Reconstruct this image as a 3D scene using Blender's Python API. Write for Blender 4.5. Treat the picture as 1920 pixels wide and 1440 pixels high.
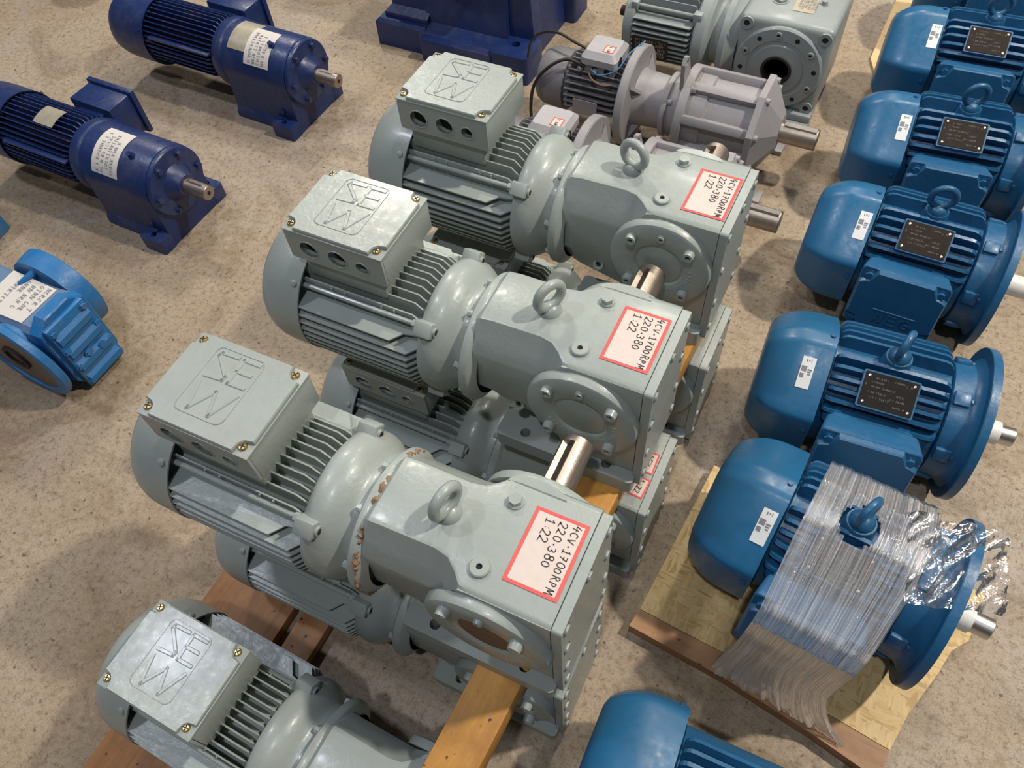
import bpy, bmesh, math, random
from mathutils import Vector, Matrix
random.seed(7)
PI = math.pi
R = math.radians
for o in list(bpy.data.objects): bpy.data.objects.remove(o)
scn = bpy.context.scene
col = scn.collection

# ------------------------------------------------------------------ camera, world, lamps, exposure
cam_d = bpy.data.cameras.new('camera'); cam = bpy.data.objects.new('camera', cam_d); col.objects.link(cam)
cam_d.sensor_width = 36.0; cam_d.lens = 1481.39 * 36 / 1920; cam_d.clip_start = .02
cam.matrix_world = (Matrix.Translation((.72526, -1.04058, 1.48942)) @ Matrix.Rotation(R(31.8429), 4, 'Z')
                    @ Matrix.Rotation(R(34.0642), 4, 'X') @ Matrix.Rotation(R(-6.3262), 4, 'Z'))
scn.camera = cam
world = bpy.data.worlds.new('hall_ambience'); scn.world = world; world.use_nodes = True
bg = world.node_tree.nodes['Background']; bg.inputs[0].default_value = (.96, .98, 1, 1); bg.inputs[1].default_value = .105
LAMPS = [((-3.2, 3.6, 5), 290, .34, (1, .93, .82)), ((.8, 2.7, 5), 150, .22, (1, .93, .82)), ((.75, -2.15, 5), 95, .1, (.88, .92, 1)),
         ((-2.55, -.85, 5), 120, .2, (.84, .88, 1)), ((2.9, 1.2, 4.6), 400, .13, (1, .92, .8)), ((-.6, 5.6, 5), 150, .3, (1, .93, .82))]
for loc, watt, size, c in LAMPS:
    l = bpy.data.lights.new('hall_lamp', 'AREA'); l.shape = 'DISK'; l.size = size * 2; l.energy = watt; l.color = c
    lo = bpy.data.objects.new('hall_lamp', l); lo.location = loc; col.objects.link(lo)
scn.view_settings.view_transform = 'Standard'; scn.view_settings.look = 'None'
scn.view_settings.gamma = 1; scn.view_settings.use_curve_mapping = False
scn.view_settings.exposure = -.72

# ------------------------------------------------------------------ materials
MATS = {}
def newmat(name):
    m = bpy.data.materials.new(name); m.use_nodes = True; MATS[name] = m
    nt = m.node_tree; b = nt.nodes['Principled BSDF']
    return m, nt, b
def N(nt, t, **kw):
    n = nt.nodes.new(t)
    for k, v in kw.items():
        if k in n.inputs: n.inputs[k].default_value = v
        else: setattr(n, k, v)
    return n
def L(nt, a, b): nt.links.new(a, b)
def coords(nt, scale=(1, 1, 1), rand=True):
    tc = N(nt, 'ShaderNodeTexCoord'); mp = N(nt, 'ShaderNodeMapping'); mp.inputs['Scale'].default_value = scale
    L(nt, tc.outputs['Object'], mp.inputs[0])
    if rand:
        oi = N(nt, 'ShaderNodeObjectInfo'); mu = N(nt, 'ShaderNodeMath', operation='MULTIPLY'); mu.inputs[1].default_value = 37.
        L(nt, oi.outputs['Random'], mu.inputs[0]); L(nt, mu.outputs[0], mp.inputs['Location'])
    return mp.outputs[0]
def noise(nt, co, scale, detail=4, rough=.55, dist=0):
    n = N(nt, 'ShaderNodeTexNoise'); n.inputs['Scale'].default_value = scale; n.inputs['Detail'].default_value = detail
    n.inputs['Roughness'].default_value = rough; n.inputs['Distortion'].default_value = dist
    L(nt, co, n.inputs['Vector']); return n.outputs[0]
def ramp(nt, f, stops):
    r = N(nt, 'ShaderNodeValToRGB'); e = r.color_ramp.elements
    while len(e) < len(stops): e.new(.5)
    for i, (p, c) in enumerate(stops):
        e[i].position = p; e[i].color = (c, c, c, 1) if isinstance(c, (int, float)) else (*c, 1)
    L(nt, f, r.inputs[0]); return r.outputs[0]
def mix(nt, f, a, b, mode='MIX'):
    m = N(nt, 'ShaderNodeMix', data_type='RGBA', blend_type=mode)
    for s, v in ((m.inputs[0], f), (m.inputs[6], a), (m.inputs[7], b)):
        if isinstance(v, (int, float)): s.default_value = v
        elif isinstance(v, tuple): s.default_value = (*v, 1)
        else: L(nt, v, s)
    return m.outputs[2]
def bump(nt, b, h, strength, dist=.001):
    bm = N(nt, 'ShaderNodeBump'); bm.inputs['Strength'].default_value = strength; bm.inputs['Distance'].default_value = dist
    L(nt, h, bm.inputs['Height']); L(nt, bm.outputs[0], b.inputs['Normal'])
def paint(name, c, rough=.35, dust=.25, dustc=(.33, .27, .2), bstr=.25, bscale=160, coat=.0, grime=.5, spec=.5):
    m, nt, b = newmat(name); co = coords(nt)
    big = noise(nt, co, 9, 5, .6); fine = noise(nt, co, 70, 3, .6)
    base = mix(nt, big, tuple(x * .86 for x in c), tuple(min(1, x * 1.1) for x in c))
    d = ramp(nt, noise(nt, co, 6, 8, .7, .6), [(.5, 0), (.78, 1)])
    dm = N(nt, 'ShaderNodeMath', operation='MULTIPLY'); dm.inputs[1].default_value = dust; L(nt, d, dm.inputs[0])
    base = mix(nt, dm.outputs[0], base, dustc)
    g = ramp(nt, noise(nt, co, 32, 6, .75), [(.64, 0), (.74, 1)])
    gm = N(nt, 'ShaderNodeMath', operation='MULTIPLY'); gm.inputs[1].default_value = grime * .45; L(nt, g, gm.inputs[0])
    base = mix(nt, gm.outputs[0], base, tuple(x * .45 for x in dustc))
    L(nt, base, b.inputs['Base Color'])
    rr = ramp(nt, fine, [(.3, max(.05, rough - .07)), (.7, min(1, rough + .1))]); L(nt, rr, b.inputs['Roughness'])
    b.inputs['Coat Weight'].default_value = coat; b.inputs['Coat Roughness'].default_value = .12
    b.inputs['Specular IOR Level'].default_value = spec
    bump(nt, b, noise(nt, co, bscale, 3, .5), bstr, .0012)
    return m
def flat(name, c, rough=.6, metal=0., bstr=0, bscale=200, var=.12):
    m, nt, b = newmat(name); co = coords(nt)
    L(nt, mix(nt, noise(nt, co, 60, 5, .65), tuple(x * (1 - var) for x in c), tuple(min(1, x * (1 + var)) for x in c)), b.inputs['Base Color'])
    b.inputs['Roughness'].default_value = rough; b.inputs['Metallic'].default_value = metal
    if bstr: bump(nt, b, noise(nt, co, bscale, 3, .6), bstr)
    return m
paint('grey_green_paint', (.345, .385, .366), .34, .22, bstr=.3, coat=.08, grime=.6)
paint('old_grey_paint', (.30, .335, .335), .4, .4, coat=.05)
paint('worn_grey_paint', (.31, .30, .315), .42, .45, (.25, .19, .15))
paint('motor_grey_paint', (.17, .17, .185), .45, .5, (.24, .19, .16))
paint('pale_grey_paint', (.42, .41, .43), .4, .3, (.25, .19, .15))
paint('blue_paint', (.014, .10, .225), .36, .06, bstr=.35, bscale=110, grime=.15)
paint('blue_cowl_paint', (.017, .125, .27), .34, .03, bstr=.06, grime=.08)
paint('navy_paint', (.011, .029, .12), .38, .3, (.2, .17, .18), bstr=.4, bscale=90)
paint('sky_blue_paint', (.018, .165, .42), .42, .4, (.28, .27, .28), bstr=.3)
paint('sky_blue_dusty_paint', (.13, .22, .36), .5, .6, (.3, .28, .28), bstr=.3)
flat('recess_shade', (.012, .012, .013), .8)  # near-black colour standing in for the shade inside holes and sockets
flat('black_steel', (.03, .028, .026), .5, .6)
flat('steel', (.40, .34, .285), .42, .9, .3, 260, .3)
flat('bright_steel', (.6, .58, .56), .35, 1.)
flat('old_steel', (.22, .19, .165), .45, .8, .2)
flat('zinc', (.55, .54, .52), .35, .8)
flat('brass', (.66, .5, .24), .33, .9)
flat('paper', (.66, .62, .58), .75, 0, var=.06)
flat('sticker_paper', (.66, .56, .51), .7, 0, var=.12)
flat('white_sticker', (.74, .76, .78), .45, 0, var=.03)
flat('red_print', (.72, .10, .09), .6, 0, var=.1)
flat('ink', (.025, .02, .022), .6)
flat('grey_ink', (.22, .22, .24), .6)
flat('plate_black', (.016, .014, .013), .6, 0, var=.4)
flat('plate_brown', (.026, .019, .015), .65, 0, var=.45)
flat('plate_print', (.13, .12, .115), .6)
flat('plate_metal', (.52, .47, .36), .4, .5, .2, 120, .3)
flat('sleeve_white', (.8, .78, .72), .4)
flat('cable_black', (.02, .014, .012), .5)
flat('cable_blue', (.05, .2, .42), .5)
flat('brown_sealant', (.26, .16, .09), .9, 0, .6, 90, .3)
flat('brown_rust', (.17, .10, .06), .8, 0, .5, 90, .35)
flat('white_cloth', (.6, .58, .55), .9, 0, .5, 80)
flat('rust_and_slot_shade', (.035, .025, .02), .7, .3, .5, 90, .5)  # dark rust; also painted into slots and holes as their shade

for k_ in ('plate_brown', 'plate_black'): MATS[k_].node_tree.nodes['Principled BSDF'].inputs['Specular IOR Level'].default_value = .12
def wood(name, c0, c1, axis, scale=1., dark=.5):
    m, nt, b = newmat(name); s = [26 * scale] * 3; s[axis] = 1.6 * scale
    co = coords(nt, tuple(s)); g = noise(nt, co, 1.4, 6, .65, .9)
    co2 = coords(nt, rand=True); st = ramp(nt, noise(nt, co2, 9, 6, .7), [(.46, 0), (.75, 1)]); sp = ramp(nt, noise(nt, co2, 75, 2, .5), [(.68, 0), (.74, 1)])
    base = ramp(nt, g, [(.25, c0), (.62, c1)])
    sm = N(nt, 'ShaderNodeMath', operation='MULTIPLY'); sm.inputs[1].default_value = dark; L(nt, st, sm.inputs[0])
    base = mix(nt, sm.outputs[0], base, tuple(x * .35 for x in c0)); base = mix(nt, sp, base, tuple(x * .12 for x in c0))
    L(nt, base, b.inputs['Base Color']); b.inputs['Roughness'].default_value = .55; bump(nt, b, g, .35, .002)
wood('beam_wood', (.44, .19, .03), (.62, .30, .055), 1, 1., .55)
wood('plank_wood', (.24, .10, .035), (.40, .19, .07), 1, 1., .6)
wood('pallet_wood', (.22, .10, .045), (.38, .2, .09), 0, 1., .6)
wood('pale_wood', (.62, .43, .2), (.74, .54, .28), 1, 1., .3)
def osb():
    m, nt, b = newmat('strand_board'); co = coords(nt, (1, 1, 1), False)
    d = N(nt, 'ShaderNodeTexNoise'); d.inputs['Scale'].default_value = 14; L(nt, co, d.inputs['Vector'])
    va = N(nt, 'ShaderNodeVectorMath', operation='MULTIPLY_ADD'); va.inputs[1].default_value = (.018, .018, 0); L(nt, d.outputs[1], va.inputs[0]); L(nt, co, va.inputs[2])
    vs = []
    for k, (sx, sy, rot) in enumerate(((40, 190, .5), (200, 36, -.3))):
        mp = N(nt, 'ShaderNodeMapping'); mp.inputs['Scale'].default_value = (sx, sy, 1); mp.inputs['Rotation'].default_value = (0, 0, rot); L(nt, va.outputs[0], mp.inputs[0])
        v = N(nt, 'ShaderNodeTexVoronoi'); v.inputs['Scale'].default_value = 1.; L(nt, mp.outputs[0], v.inputs['Vector']); vs.append(v.outputs['Color'])
    sel = ramp(nt, noise(nt, co, 30, 2), [(.49, 0), (.51, 1)])
    sep = N(nt, 'ShaderNodeSeparateColor'); L(nt, mix(nt, sel, vs[0], vs[1]), sep.inputs[0])
    L(nt, mix(nt, ramp(nt, noise(nt, co, 7, 5, .7), [(.5, 0), (.8, .35)]), ramp(nt, sep.outputs[0], [(.0, (.47, .30, .115)), (.3, (.60, .42, .18)), (1, (.68, .50, .25))]), (.36, .22, .09)), b.inputs['Base Color'])
    b.inputs['Roughness'].default_value = .6; bump(nt, b, sep.outputs[1], .5, .002)
osb()
def concrete():
    m, nt, b = newmat('concrete'); co = coords(nt, rand=False)
    a = noise(nt, co, 1.3, 6, .6, .5); c = noise(nt, co, 3.6, 8, .7, 1.1); f = noise(nt, co, 70, 7, .85); s = noise(nt, co, 75, 3, .5); v = noise(nt, co, 300, 3, .7)
    base = ramp(nt, a, [(.3, (.30, .225, .142)), (.5, (.385, .305, .213)), (.7, (.41, .34, .26))])
    base = mix(nt, ramp(nt, c, [(.51, 0), (.68, .72)]), base, (.19, .128, .076))
    base = mix(nt, ramp(nt, noise(nt, co, 2.1, 6, .65, .5), [(.53, 0), (.68, .5)]), base, (.36, .325, .31))
    base = mix(nt, ramp(nt, f, [(.36, .95), (.5, 0)]), base, (.175, .115, .07))
    base = mix(nt, ramp(nt, f, [(.53, 0), (.70, .5)]), base, (.50, .415, .325))
    base = mix(nt, ramp(nt, v, [(.34, .55), (.5, 0)]), base, (.19, .135, .09))
    base = mix(nt, ramp(nt, s, [(.64, 0), (.71, .85)]), base, (.10, .066, .042))
    base = mix(nt, ramp(nt, noise(nt, co, 24, 3, .6), [(.70, 0), (.75, .8)]), base, (.12, .08, .052))
    L(nt, base, b.inputs['Base Color'])
    L(nt, ramp(nt, c, [(.3, .55), (.7, .8)]), b.inputs['Roughness'])
    ad = N(nt, 'ShaderNodeMath', operation='ADD'); L(nt, f, ad.inputs[0]); L(nt, v, ad.inputs[1]); bump(nt, b, ad.outputs[0], .35, .0015)
concrete()
def film(name, streak, lo, mid, hi, rough=.12, bstr=.8):
    """thin plastic: mostly see-through, milky along its stretch lines, glossy"""
    m, nt, b = newmat(name); out = nt.nodes['Material Output']
    tc = N(nt, 'ShaderNodeTexCoord'); mp = N(nt, 'ShaderNodeMapping'); mp.inputs['Scale'].default_value = streak; L(nt, tc.outputs['UV'], mp.inputs[0])
    n1 = noise(nt, mp.outputs[0], 1., 4, .6, .4)
    b.inputs['Base Color'].default_value = (.8, .81, .85, 1); b.inputs['Roughness'].default_value = rough; b.inputs['Specular IOR Level'].default_value = .8
    bump(nt, b, n1, bstr, .004)
    tr = N(nt, 'ShaderNodeBsdfTransparent'); tr.inputs[0].default_value = (.98, .98, .985, 1)
    gl = N(nt, 'ShaderNodeBsdfGlossy'); gl.inputs['Roughness'].default_value = rough; gl.inputs[0].default_value = (1, 1, 1, 1)
    bn = [n for n in nt.nodes if n.type == 'BUMP'][0]; L(nt, bn.outputs[0], gl.inputs['Normal'])
    ms = N(nt, 'ShaderNodeMixShader'); L(nt, ramp(nt, n1, [(.36, lo), (.52, mid), (.7, hi)]), ms.inputs[0])
    m2 = N(nt, 'ShaderNodeMixShader'); fr = N(nt, 'ShaderNodeFresnel'); fr.inputs[0].default_value = 1.5; L(nt, bn.outputs[0], fr.inputs['Normal'])
    L(nt, tr.outputs[0], m2.inputs[1]); L(nt, gl.outputs[0], m2.inputs[2])
    fm = N(nt, 'ShaderNodeMath', operation='MULTIPLY_ADD'); fm.inputs[1].default_value = 1.2; fm.inputs[2].default_value = .02; L(nt, fr.outputs[0], fm.inputs[0]); L(nt, fm.outputs[0], m2.inputs[0])
    L(nt, m2.outputs[0], ms.inputs[1]); L(nt, b.outputs[0], ms.inputs[2]); L(nt, ms.outputs[0], out.inputs[0])
film('stretch_film', (75, 2.2, 1), .07, .2, .5, .1)
film('clear_film', (9, 7, 1), .01, .04, .2, .06, .5)

# ------------------------------------------------------------------ mesh helpers
class MB:
    def __init__(s): s.v = []; s.f = []; s.uv = None
    def add(s, vs, fs):
        n = len(s.v); s.v += [tuple(p) for p in vs]; s.f += [[i + n for i in f] for f in fs]; return s
    def bm(s, bm):
        bm.verts.index_update(); s.add([v.co[:] for v in bm.verts], [[v.index for v in f.verts] for f in bm.faces]); bm.free(); return s
    def box(s, x0, x1, y0, y1, z0, z1, b=0, seg=2, M=None):
        bm = bmesh.new(); bmesh.ops.create_cube(bm, size=1)
        for v in bm.verts: v.co = ((x0 + x1) / 2 + v.co.x * (x1 - x0), (y0 + y1) / 2 + v.co.y * (y1 - y0), (z0 + z1) / 2 + v.co.z * (z1 - z0))
        if b: bmesh.ops.bevel(bm, geom=bm.edges[:], offset=b, segments=seg, affect='EDGES', profile=.5)
        if M: bmesh.ops.transform(bm, matrix=M, verts=bm.verts)
        return s.bm(bm)
    def cyl(s, p0, p1, r0, r1=None, n=24, b=0, bs=2):
        p0 = Vector(p0); p1 = Vector(p1); r1 = r0 if r1 is None else r1; d = (p1 - p0); h = d.length
        prof = [(0, 0)]
        if b:
            prof += [(b - b * math.cos(i * PI / 2 / bs), r0 - b + b * math.sin(i * PI / 2 / bs)) for i in range(bs + 1)]
            prof += [(h - b + b * math.sin(i * PI / 2 / bs), r1 - b + b * math.cos(i * PI / 2 / bs)) for i in range(bs + 1)]
        else: prof += [(0, r0), (h, r1)]
        return s.lathe(prof + [(h, 0)], p0, d, n)
    def lathe(s, prof, p0=(0, 0, 0), d=(1, 0, 0), n=32, rad=None):
        p0 = Vector(p0); d = Vector(d).normalized(); u = d.orthogonal().normalized() if abs(d.x) < .99 else Vector((0, 0, 1)); w = d.cross(u)
        vs = []; fs = []; rows = []
        for a, r in prof:
            if r <= 1e-9: rows.append([len(vs)]); vs.append(p0 + d * a)
            else:
                rows.append(list(range(len(vs), len(vs) + n)))
                for k in range(n):
                    t = 2 * PI * k / n; q = r * (rad(t, a) if rad else 1)
                    vs.append(p0 + d * a + q * (math.cos(t) * u + math.sin(t) * w))
        for A, B in zip(rows, rows[1:]):
            for k in range(n):
                j = (k + 1) % n
                if len(A) == 1 and len(B) == 1: break
                if len(A) == 1: fs.append([A[0], B[j], B[k]])
                elif len(B) == 1: fs.append([A[k], A[j], B[0]])
                else: fs.append([A[k], A[j], B[j], B[k]])
        return s.add(vs, fs)
    def loft(s, secs, caps=True):
        n = len(secs[0]); vs = [p for q in secs for p in q]; fs = []
        for a in range(len(secs) - 1):
            for k in range(n):
                j = (k + 1) % n; fs.append([a * n + k, a * n + j, (a + 1) * n + j, (a + 1) * n + k])
        if caps: fs += [list(range(n))[::-1], [(len(secs) - 1) * n + k for k in range(n)]]
        return s.add(vs, fs)
    def prism(s, poly, fn, w0, w1):
        return s.loft([[fn(u, v, w0) for u, v in poly], [fn(u, v, w1) for u, v in poly]])
    def tube(s, path, r, n=8, closed=False):
        P = [Vector(p) for p in path]; m = len(P); secs = []; up = None
        for i in range(m):
            a = P[(i - 1) % m] if closed or i else P[0]; b = P[(i + 1) % m] if closed or i < m - 1 else P[-1]
            t = (b - a).normalized()
            if up is None: up = t.orthogonal().normalized()
            up = (up - t * up.dot(t)).normalized(); w = t.cross(up)
            rr = r(i / max(1, m - 1)) if callable(r) else r
            secs.append([P[i] + rr * (math.cos(2 * PI * k / n) * up + math.sin(2 * PI * k / n) * w) for k in range(n)])
        if closed: secs.append(secs[0])
        return s.loft(secs, not closed)
    def plate(s, outer, holes, fn, w0, w1, hn=16):
        bm = bmesh.new(); loops = [outer] + [[(cx + r * math.cos(-2 * PI * k / hn), cy + r * math.sin(-2 * PI * k / hn)) for k in range(hn)] for cx, cy, r in holes]
        es = []; L2 = []
        for lp in loops:
            vv = [bm.verts.new((u, v, 0)) for u, v in lp]; L2.append(vv)
            es += [bm.edges.new((vv[i], vv[(i + 1) % len(vv)])) for i in range(len(vv))]
        bmesh.ops.triangle_fill(bm, edges=es, use_beauty=True); bm.verts.index_update()
        P = [v.co.copy() for v in bm.verts]; F = [[v.index for v in f.verts] for f in bm.faces]; n = len(P)
        vs = [fn(p.x, p.y, w0) for p in P] + [fn(p.x, p.y, w1) for p in P]
        fs = [f[::-1] for f in F] + [[i + n for i in f] for f in F]
        for vv in L2:
            ii = [v.index for v in vv]
            for a, b in zip(ii, ii[1:] + ii[:1]): fs.append([a, b, b + n, a + n])
        bm.free(); return s.add(vs, fs)
    def strokes(s, lines, org, U, V, wid, h=0.):
        org = Vector(org); U = Vector(U); V = Vector(V); W = U.cross(V).normalized()
        for ln in lines:
            for (a, b), (c, d) in zip(ln, ln[1:]):
                p = org + U * a + V * b; q = org + U * c + V * d; t = (q - p)
                if t.length < 1e-7: continue
                t.normalize(); sd = W.cross(t) * wid / 2; p = p - t * wid * .3; q = q + t * wid * .3
                if h: s.add([p - sd, q - sd, q + sd, p + sd, p - sd * .6 + W * h, q - sd * .6 + W * h, q + sd * .6 + W * h, p + sd * .6 + W * h],
                            [[4, 5, 6, 7], [0, 1, 5, 4], [1, 2, 6, 5], [2, 3, 7, 6], [3, 0, 4, 7]])
                else: s.add([p - sd, q - sd, q + sd, p + sd], [[0, 1, 2, 3]])
        return s
    def xf(s, M): s.v = [tuple(M @ Vector(p)) for p in s.v]; return s
    def build(s, name, mat, parent=None, ang=32, smooth=True):
        me = bpy.data.meshes.new(name); me.from_pydata(s.v, [], s.f)
        bm = bmesh.new(); bm.from_mesh(me)
        if not s.uv: bmesh.ops.recalc_face_normals(bm, faces=bm.faces)
        bm.to_mesh(me); bm.free()
        me.materials.append(MATS[mat])
        if s.uv:
            ul = me.uv_layers.new(name='UVMap')
            for lp in me.loops: ul.data[lp.index].uv = s.uv[lp.vertex_index]
        if smooth:
            me.shade_smooth(); me.set_sharp_from_angle(angle=R(ang))
        o = bpy.data.objects.new(name, me); col.objects.link(o); o.parent = parent; return o
def inst(src, parent, loc=None, rot=None, name=None):
    o = bpy.data.objects.new(name or src.data.name, src.data); col.objects.link(o); o.parent = parent
    if loc is not None: o.location = loc
    if rot is not None: o.rotation_euler = rot
    return o
def copy_tree(o, parent=None):
    c = o.copy(); col.objects.link(c); c.parent = parent
    for ch in list(o.children): copy_tree(ch, c)
    return c
def thing(name, label, cat, group=None, loc=(0, 0, 0), rz=0.):
    o = bpy.data.objects.new(name, None); col.objects.link(o); o.location = loc; o.rotation_euler = (0, 0, rz); o.empty_display_size = .05
    return tag(o, label, cat, group)
def tag(o, label=None, cat=None, group=None, kind=None):
    if label: o['label'] = label
    if cat: o['category'] = cat
    if group: o['group'] = group
    if kind: o['kind'] = kind
    return o
def XZ(y0): return lambda u, v, w: (u, y0 + w, v)       # plate in x,z; thickness along y
XY = lambda u, v, w: (u, v, w)
YZ = lambda u, v, w: (w, u, v)
def circ(cx, cy, r, n=24, ry=None, a0=0, a1=2 * PI):
    k = n if abs(a1 - a0 - 2 * PI) < 1e-6 else n - 1
    return [(cx + r * math.cos(a0 + (a1 - a0) * i / k), cy + (ry or r) * math.sin(a0 + (a1 - a0) * i / k)) for i in range(n)]
def rrect(x0, x1, y0, y1, r, n=5):
    p = []
    for cx, cy, a in ((x1 - r, y1 - r, 0), (x0 + r, y1 - r, 90), (x0 + r, y0 + r, 180), (x1 - r, y0 + r, 270)):
        p += [(cx + r * math.cos(R(a + 90 * i / n)), cy + r * math.sin(R(a + 90 * i / n))) for i in range(n + 1)]
    return p
def shaft(name, mat, parent, p0, d, length, r, key=None, kang=0., n=28, depth=.35):
    """round bar with a chamfered end and, between key[0] and key[1], a milled keyway"""
    p0 = Vector(p0); d = Vector(d).normalized(); u = Vector((0, 0, 1)) if abs(d.z) < .9 else Vector((1, 0, 0)); w = d.cross(u)
    def sec(a, rr, notch):
        out = []
        for k in range(n):
            t = 2 * PI * k / n; q = rr
            dt = (t - kang + PI) % (2 * PI) - PI
            if notch and abs(dt) < .36: q = rr * (1 - depth) / max(.5, math.cos(dt))
            out.append(p0 + d * a + q * (math.cos(t) * u + math.sin(t) * w))
        return out
    L_ = [(0, r, 0)]
    if key: L_ += [(key[0], r, 0), (key[0] + .0006, r, 1), (key[1], r, 1), (key[1] + .0006, r, 0)]
    L_ += [(length - r * .08, r, 0), (length, r * .92, 0)]
    L_ = sorted(L_, key=lambda q: q[0])
    m = MB(); m.loft([sec(*q) for q in L_])
    o = m.build(name, mat, parent, 25)
    c = MB(); c.cyl(p0 + d * (length - .0002), p0 + d * (length + .0004), r * .28, n=12); c.build('centre_hole', 'recess_shade', o)
    if key:
        q = p0 + d * ((key[0] + key[1]) / 2)
        k = MB(); rad = math.cos(kang) * u + math.sin(kang) * w; tn = d.cross(rad); hw = r * .34; f = r * (1 - depth) + .0006
        a, b_ = p0 + d * (key[0] + .002), p0 + d * (key[1] - .001)
        k.add([a + rad * f - tn * hw, b_ + rad * f - tn * hw, b_ + rad * f + tn * hw, a + rad * f + tn * hw], [[0, 1, 2, 3]]); k.build('keyway', 'rust_and_slot_shade', o)  # slot floor coloured near-black to paint in its shade
    return o

# hand-drawn stroke letters on a 1 x 1.4 grid
def arc(cx, cy, rx, ry, a0, a1, n=8): return [(cx + rx * math.cos(R(a0 + (a1 - a0) * i / n)), cy + ry * math.sin(R(a0 + (a1 - a0) * i / n))) for i in range(n + 1)]
GL = {'4': [[(.32, 1.35), (.04, .55), (.85, .6)], [(.66, .95), (.52, -.05)]], 'C': [arc(.5, .7, .42, .6, 50, 310)], 'V': [[(.05, 1.3), (.45, .05), (.85, 1.3)]],
      '.': [[(.28, .45), (.36, .62), (.42, .45)]], '1': [[(.25, 1.0), (.5, 1.3), (.5, .05)], [(.2, .05), (.75, .05)]], '7': [[(.1, 1.25), (.8, 1.25), (.35, 0)], [(.2, .65), (.75, .7)]],
      '0': [arc(.45, .65, .36, .58, 90, 450, 12)], 'R': [[(.15, 0), (.2, 1.3)], arc(.3, 1., .35, .3, 100, -90), [(.35, .7), (.8, 0)]],
      'P': [[(.15, 0), (.2, 1.3)], arc(.3, .95, .38, .35, 100, -90)], 'M': [[(.05, 0), (.15, 1.3), (.45, .4), (.75, 1.3), (.9, 0)]],
      '2': [arc(.42, 1., .33, .32, 160, -40, 8) + [(.12, .08)], [(.12, .08)] + arc(.25, .14, .13, .12, 200, -20, 5) + [(.85, .05)]],
      '3': [arc(.4, 1., .33, .3, 140, -80) + arc(.4, .35, .38, .35, 80, -150)], '8': [arc(.43, 1., .27, .28, -90, 270, 10), arc(.43, .36, .34, .36, 90, 450, 10)],
      ':': [[(.4, .3), (.46, .36)], [(.4, .85), (.46, .9)]], '-': [[(.1, .65), (.7, .7)]], 'S': [arc(.5, 1.02, .38, .32, 40, 270) + arc(.5, .36, .38, .36, 90, -130)],
      'E': [[(.85, 1.3), (.1, 1.3), (.1, 0), (.85, 0)], [(.1, .65), (.75, .65)]], 'W': [[(0, 1.3), (.22, 0), (.5, 1.), (.78, 0), (1, 1.3)]],
      'G': [arc(.5, .68, .44, .62, 50, 360, 12) + [(.55, .68)]]}
def text(s, size, adv=1., jit=.05):
    rn = random.Random(len(s) * 7 + int(size * 1e5)); out = []; x = 0
    for ch in s:
        if ch == ' ': x += .6 * size; continue
        dx, dy, sc = rn.uniform(-jit, jit), rn.uniform(-jit, jit) * 2, 1 + rn.uniform(-jit, jit) * 2
        for ln in GL[ch]: out.append([(x + (a * sc + dx) * size, (b * sc + dy) * size) for a, b in ln])
        x += (1.12 if ch not in '.:' else .75) * size * adv
    return out
def scribble(width, size, seed):
    """illegible pen writing: short loops and strokes in a row"""
    rn = random.Random(seed); out = []; x = 0
    while x < width:
        w = size * rn.uniform(.45, .9)
        if rn.random() < .16: x += size * .7; continue
        k = rn.randint(0, 3)
        if k == 0: out.append([(x, 0), (x + w * .2, size * 1.3), (x + w * .8, size * .2), (x + w, size * 1.2)])
        elif k == 1: out.append([(x + w * .5 + w * .45 * math.cos(t), size * .65 + size * .55 * math.sin(t)) for t in [i * .7 + 1 for i in range(rn.randint(6, 10))]])
        elif k == 2: out += [[(x, size * 1.2), (x + w, size * 1.2)], [(x + w * .5, size * 1.2), (x + w * .4, 0)]]
        else: out += [[(x, 0), (x + w * .1, size * 1.2), (x + w * .8, size * .9), (x + w * .1, size * .6), (x + w * .9, 0)]]
        x += w + size * .35
    return out

# ------------------------------------------------------------------ floor
fl = MB(); fl.add([(-6, -3.5, 0), (4.5, -3.5, 0), (4.5, 8, 0), (-6, 8, 0)], [[0, 1, 2, 3]])
tag(fl.build('floor', 'concrete', None, smooth=False), 'stained tan concrete workshop floor', None, None, 'structure')

# ------------------------------------------------------------------ grey-green right-angle gearmotor (built once, copied)
AX = .153                                   # motor axis height over the foot
def cap_screw(mat='grey_green_paint', r=.0085, h=.009):
    m = MB(); m.plate(circ(0, 0, r, 18), [(0, 0, r * .5)], XY, 0, h, 6)
    for k in range(len(m.v)):
        x, y, z = m.v[k]
        if z > h * .9 and math.hypot(x, y) > r * .9: m.v[k] = (x * .9, y * .9, z)
    m.dark = len(m.f); m.cyl((0, 0, 0), (0, 0, h * .4), r * .54, n=6)
    return m
def hidden(o):  # prototypes that are only mesh sources
    bpy.data.objects.remove(o); return None
def mesh_of(mb, name, mat, ang=32):
    o = mb.build(name, mat, None, ang); me = o.data; bpy.data.objects.remove(o)
    if getattr(mb, 'dark', None):
        me.materials.append(MATS['recess_shade'])
        for p in me.polygons: p.material_index = 1 if p.index >= mb.dark else 0  # socket floors coloured near-black, shade painted in
    return me
def put(me, name, parent, loc=(0, 0, 0), rot=(0, 0, 0), sc=None):
    o = bpy.data.objects.new(name, me); col.objects.link(o); o.parent = parent; o.location = loc; o.rotation_euler = rot
    if sc: o.scale = sc
    return o
SCREW = {}
for key, mt in (('g', 'grey_green_paint'), ('w', 'worn_grey_paint'), ('o', 'old_grey_paint')): SCREW[key] = mesh_of(cap_screw(mt), 'cap_screw', mt)
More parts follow.
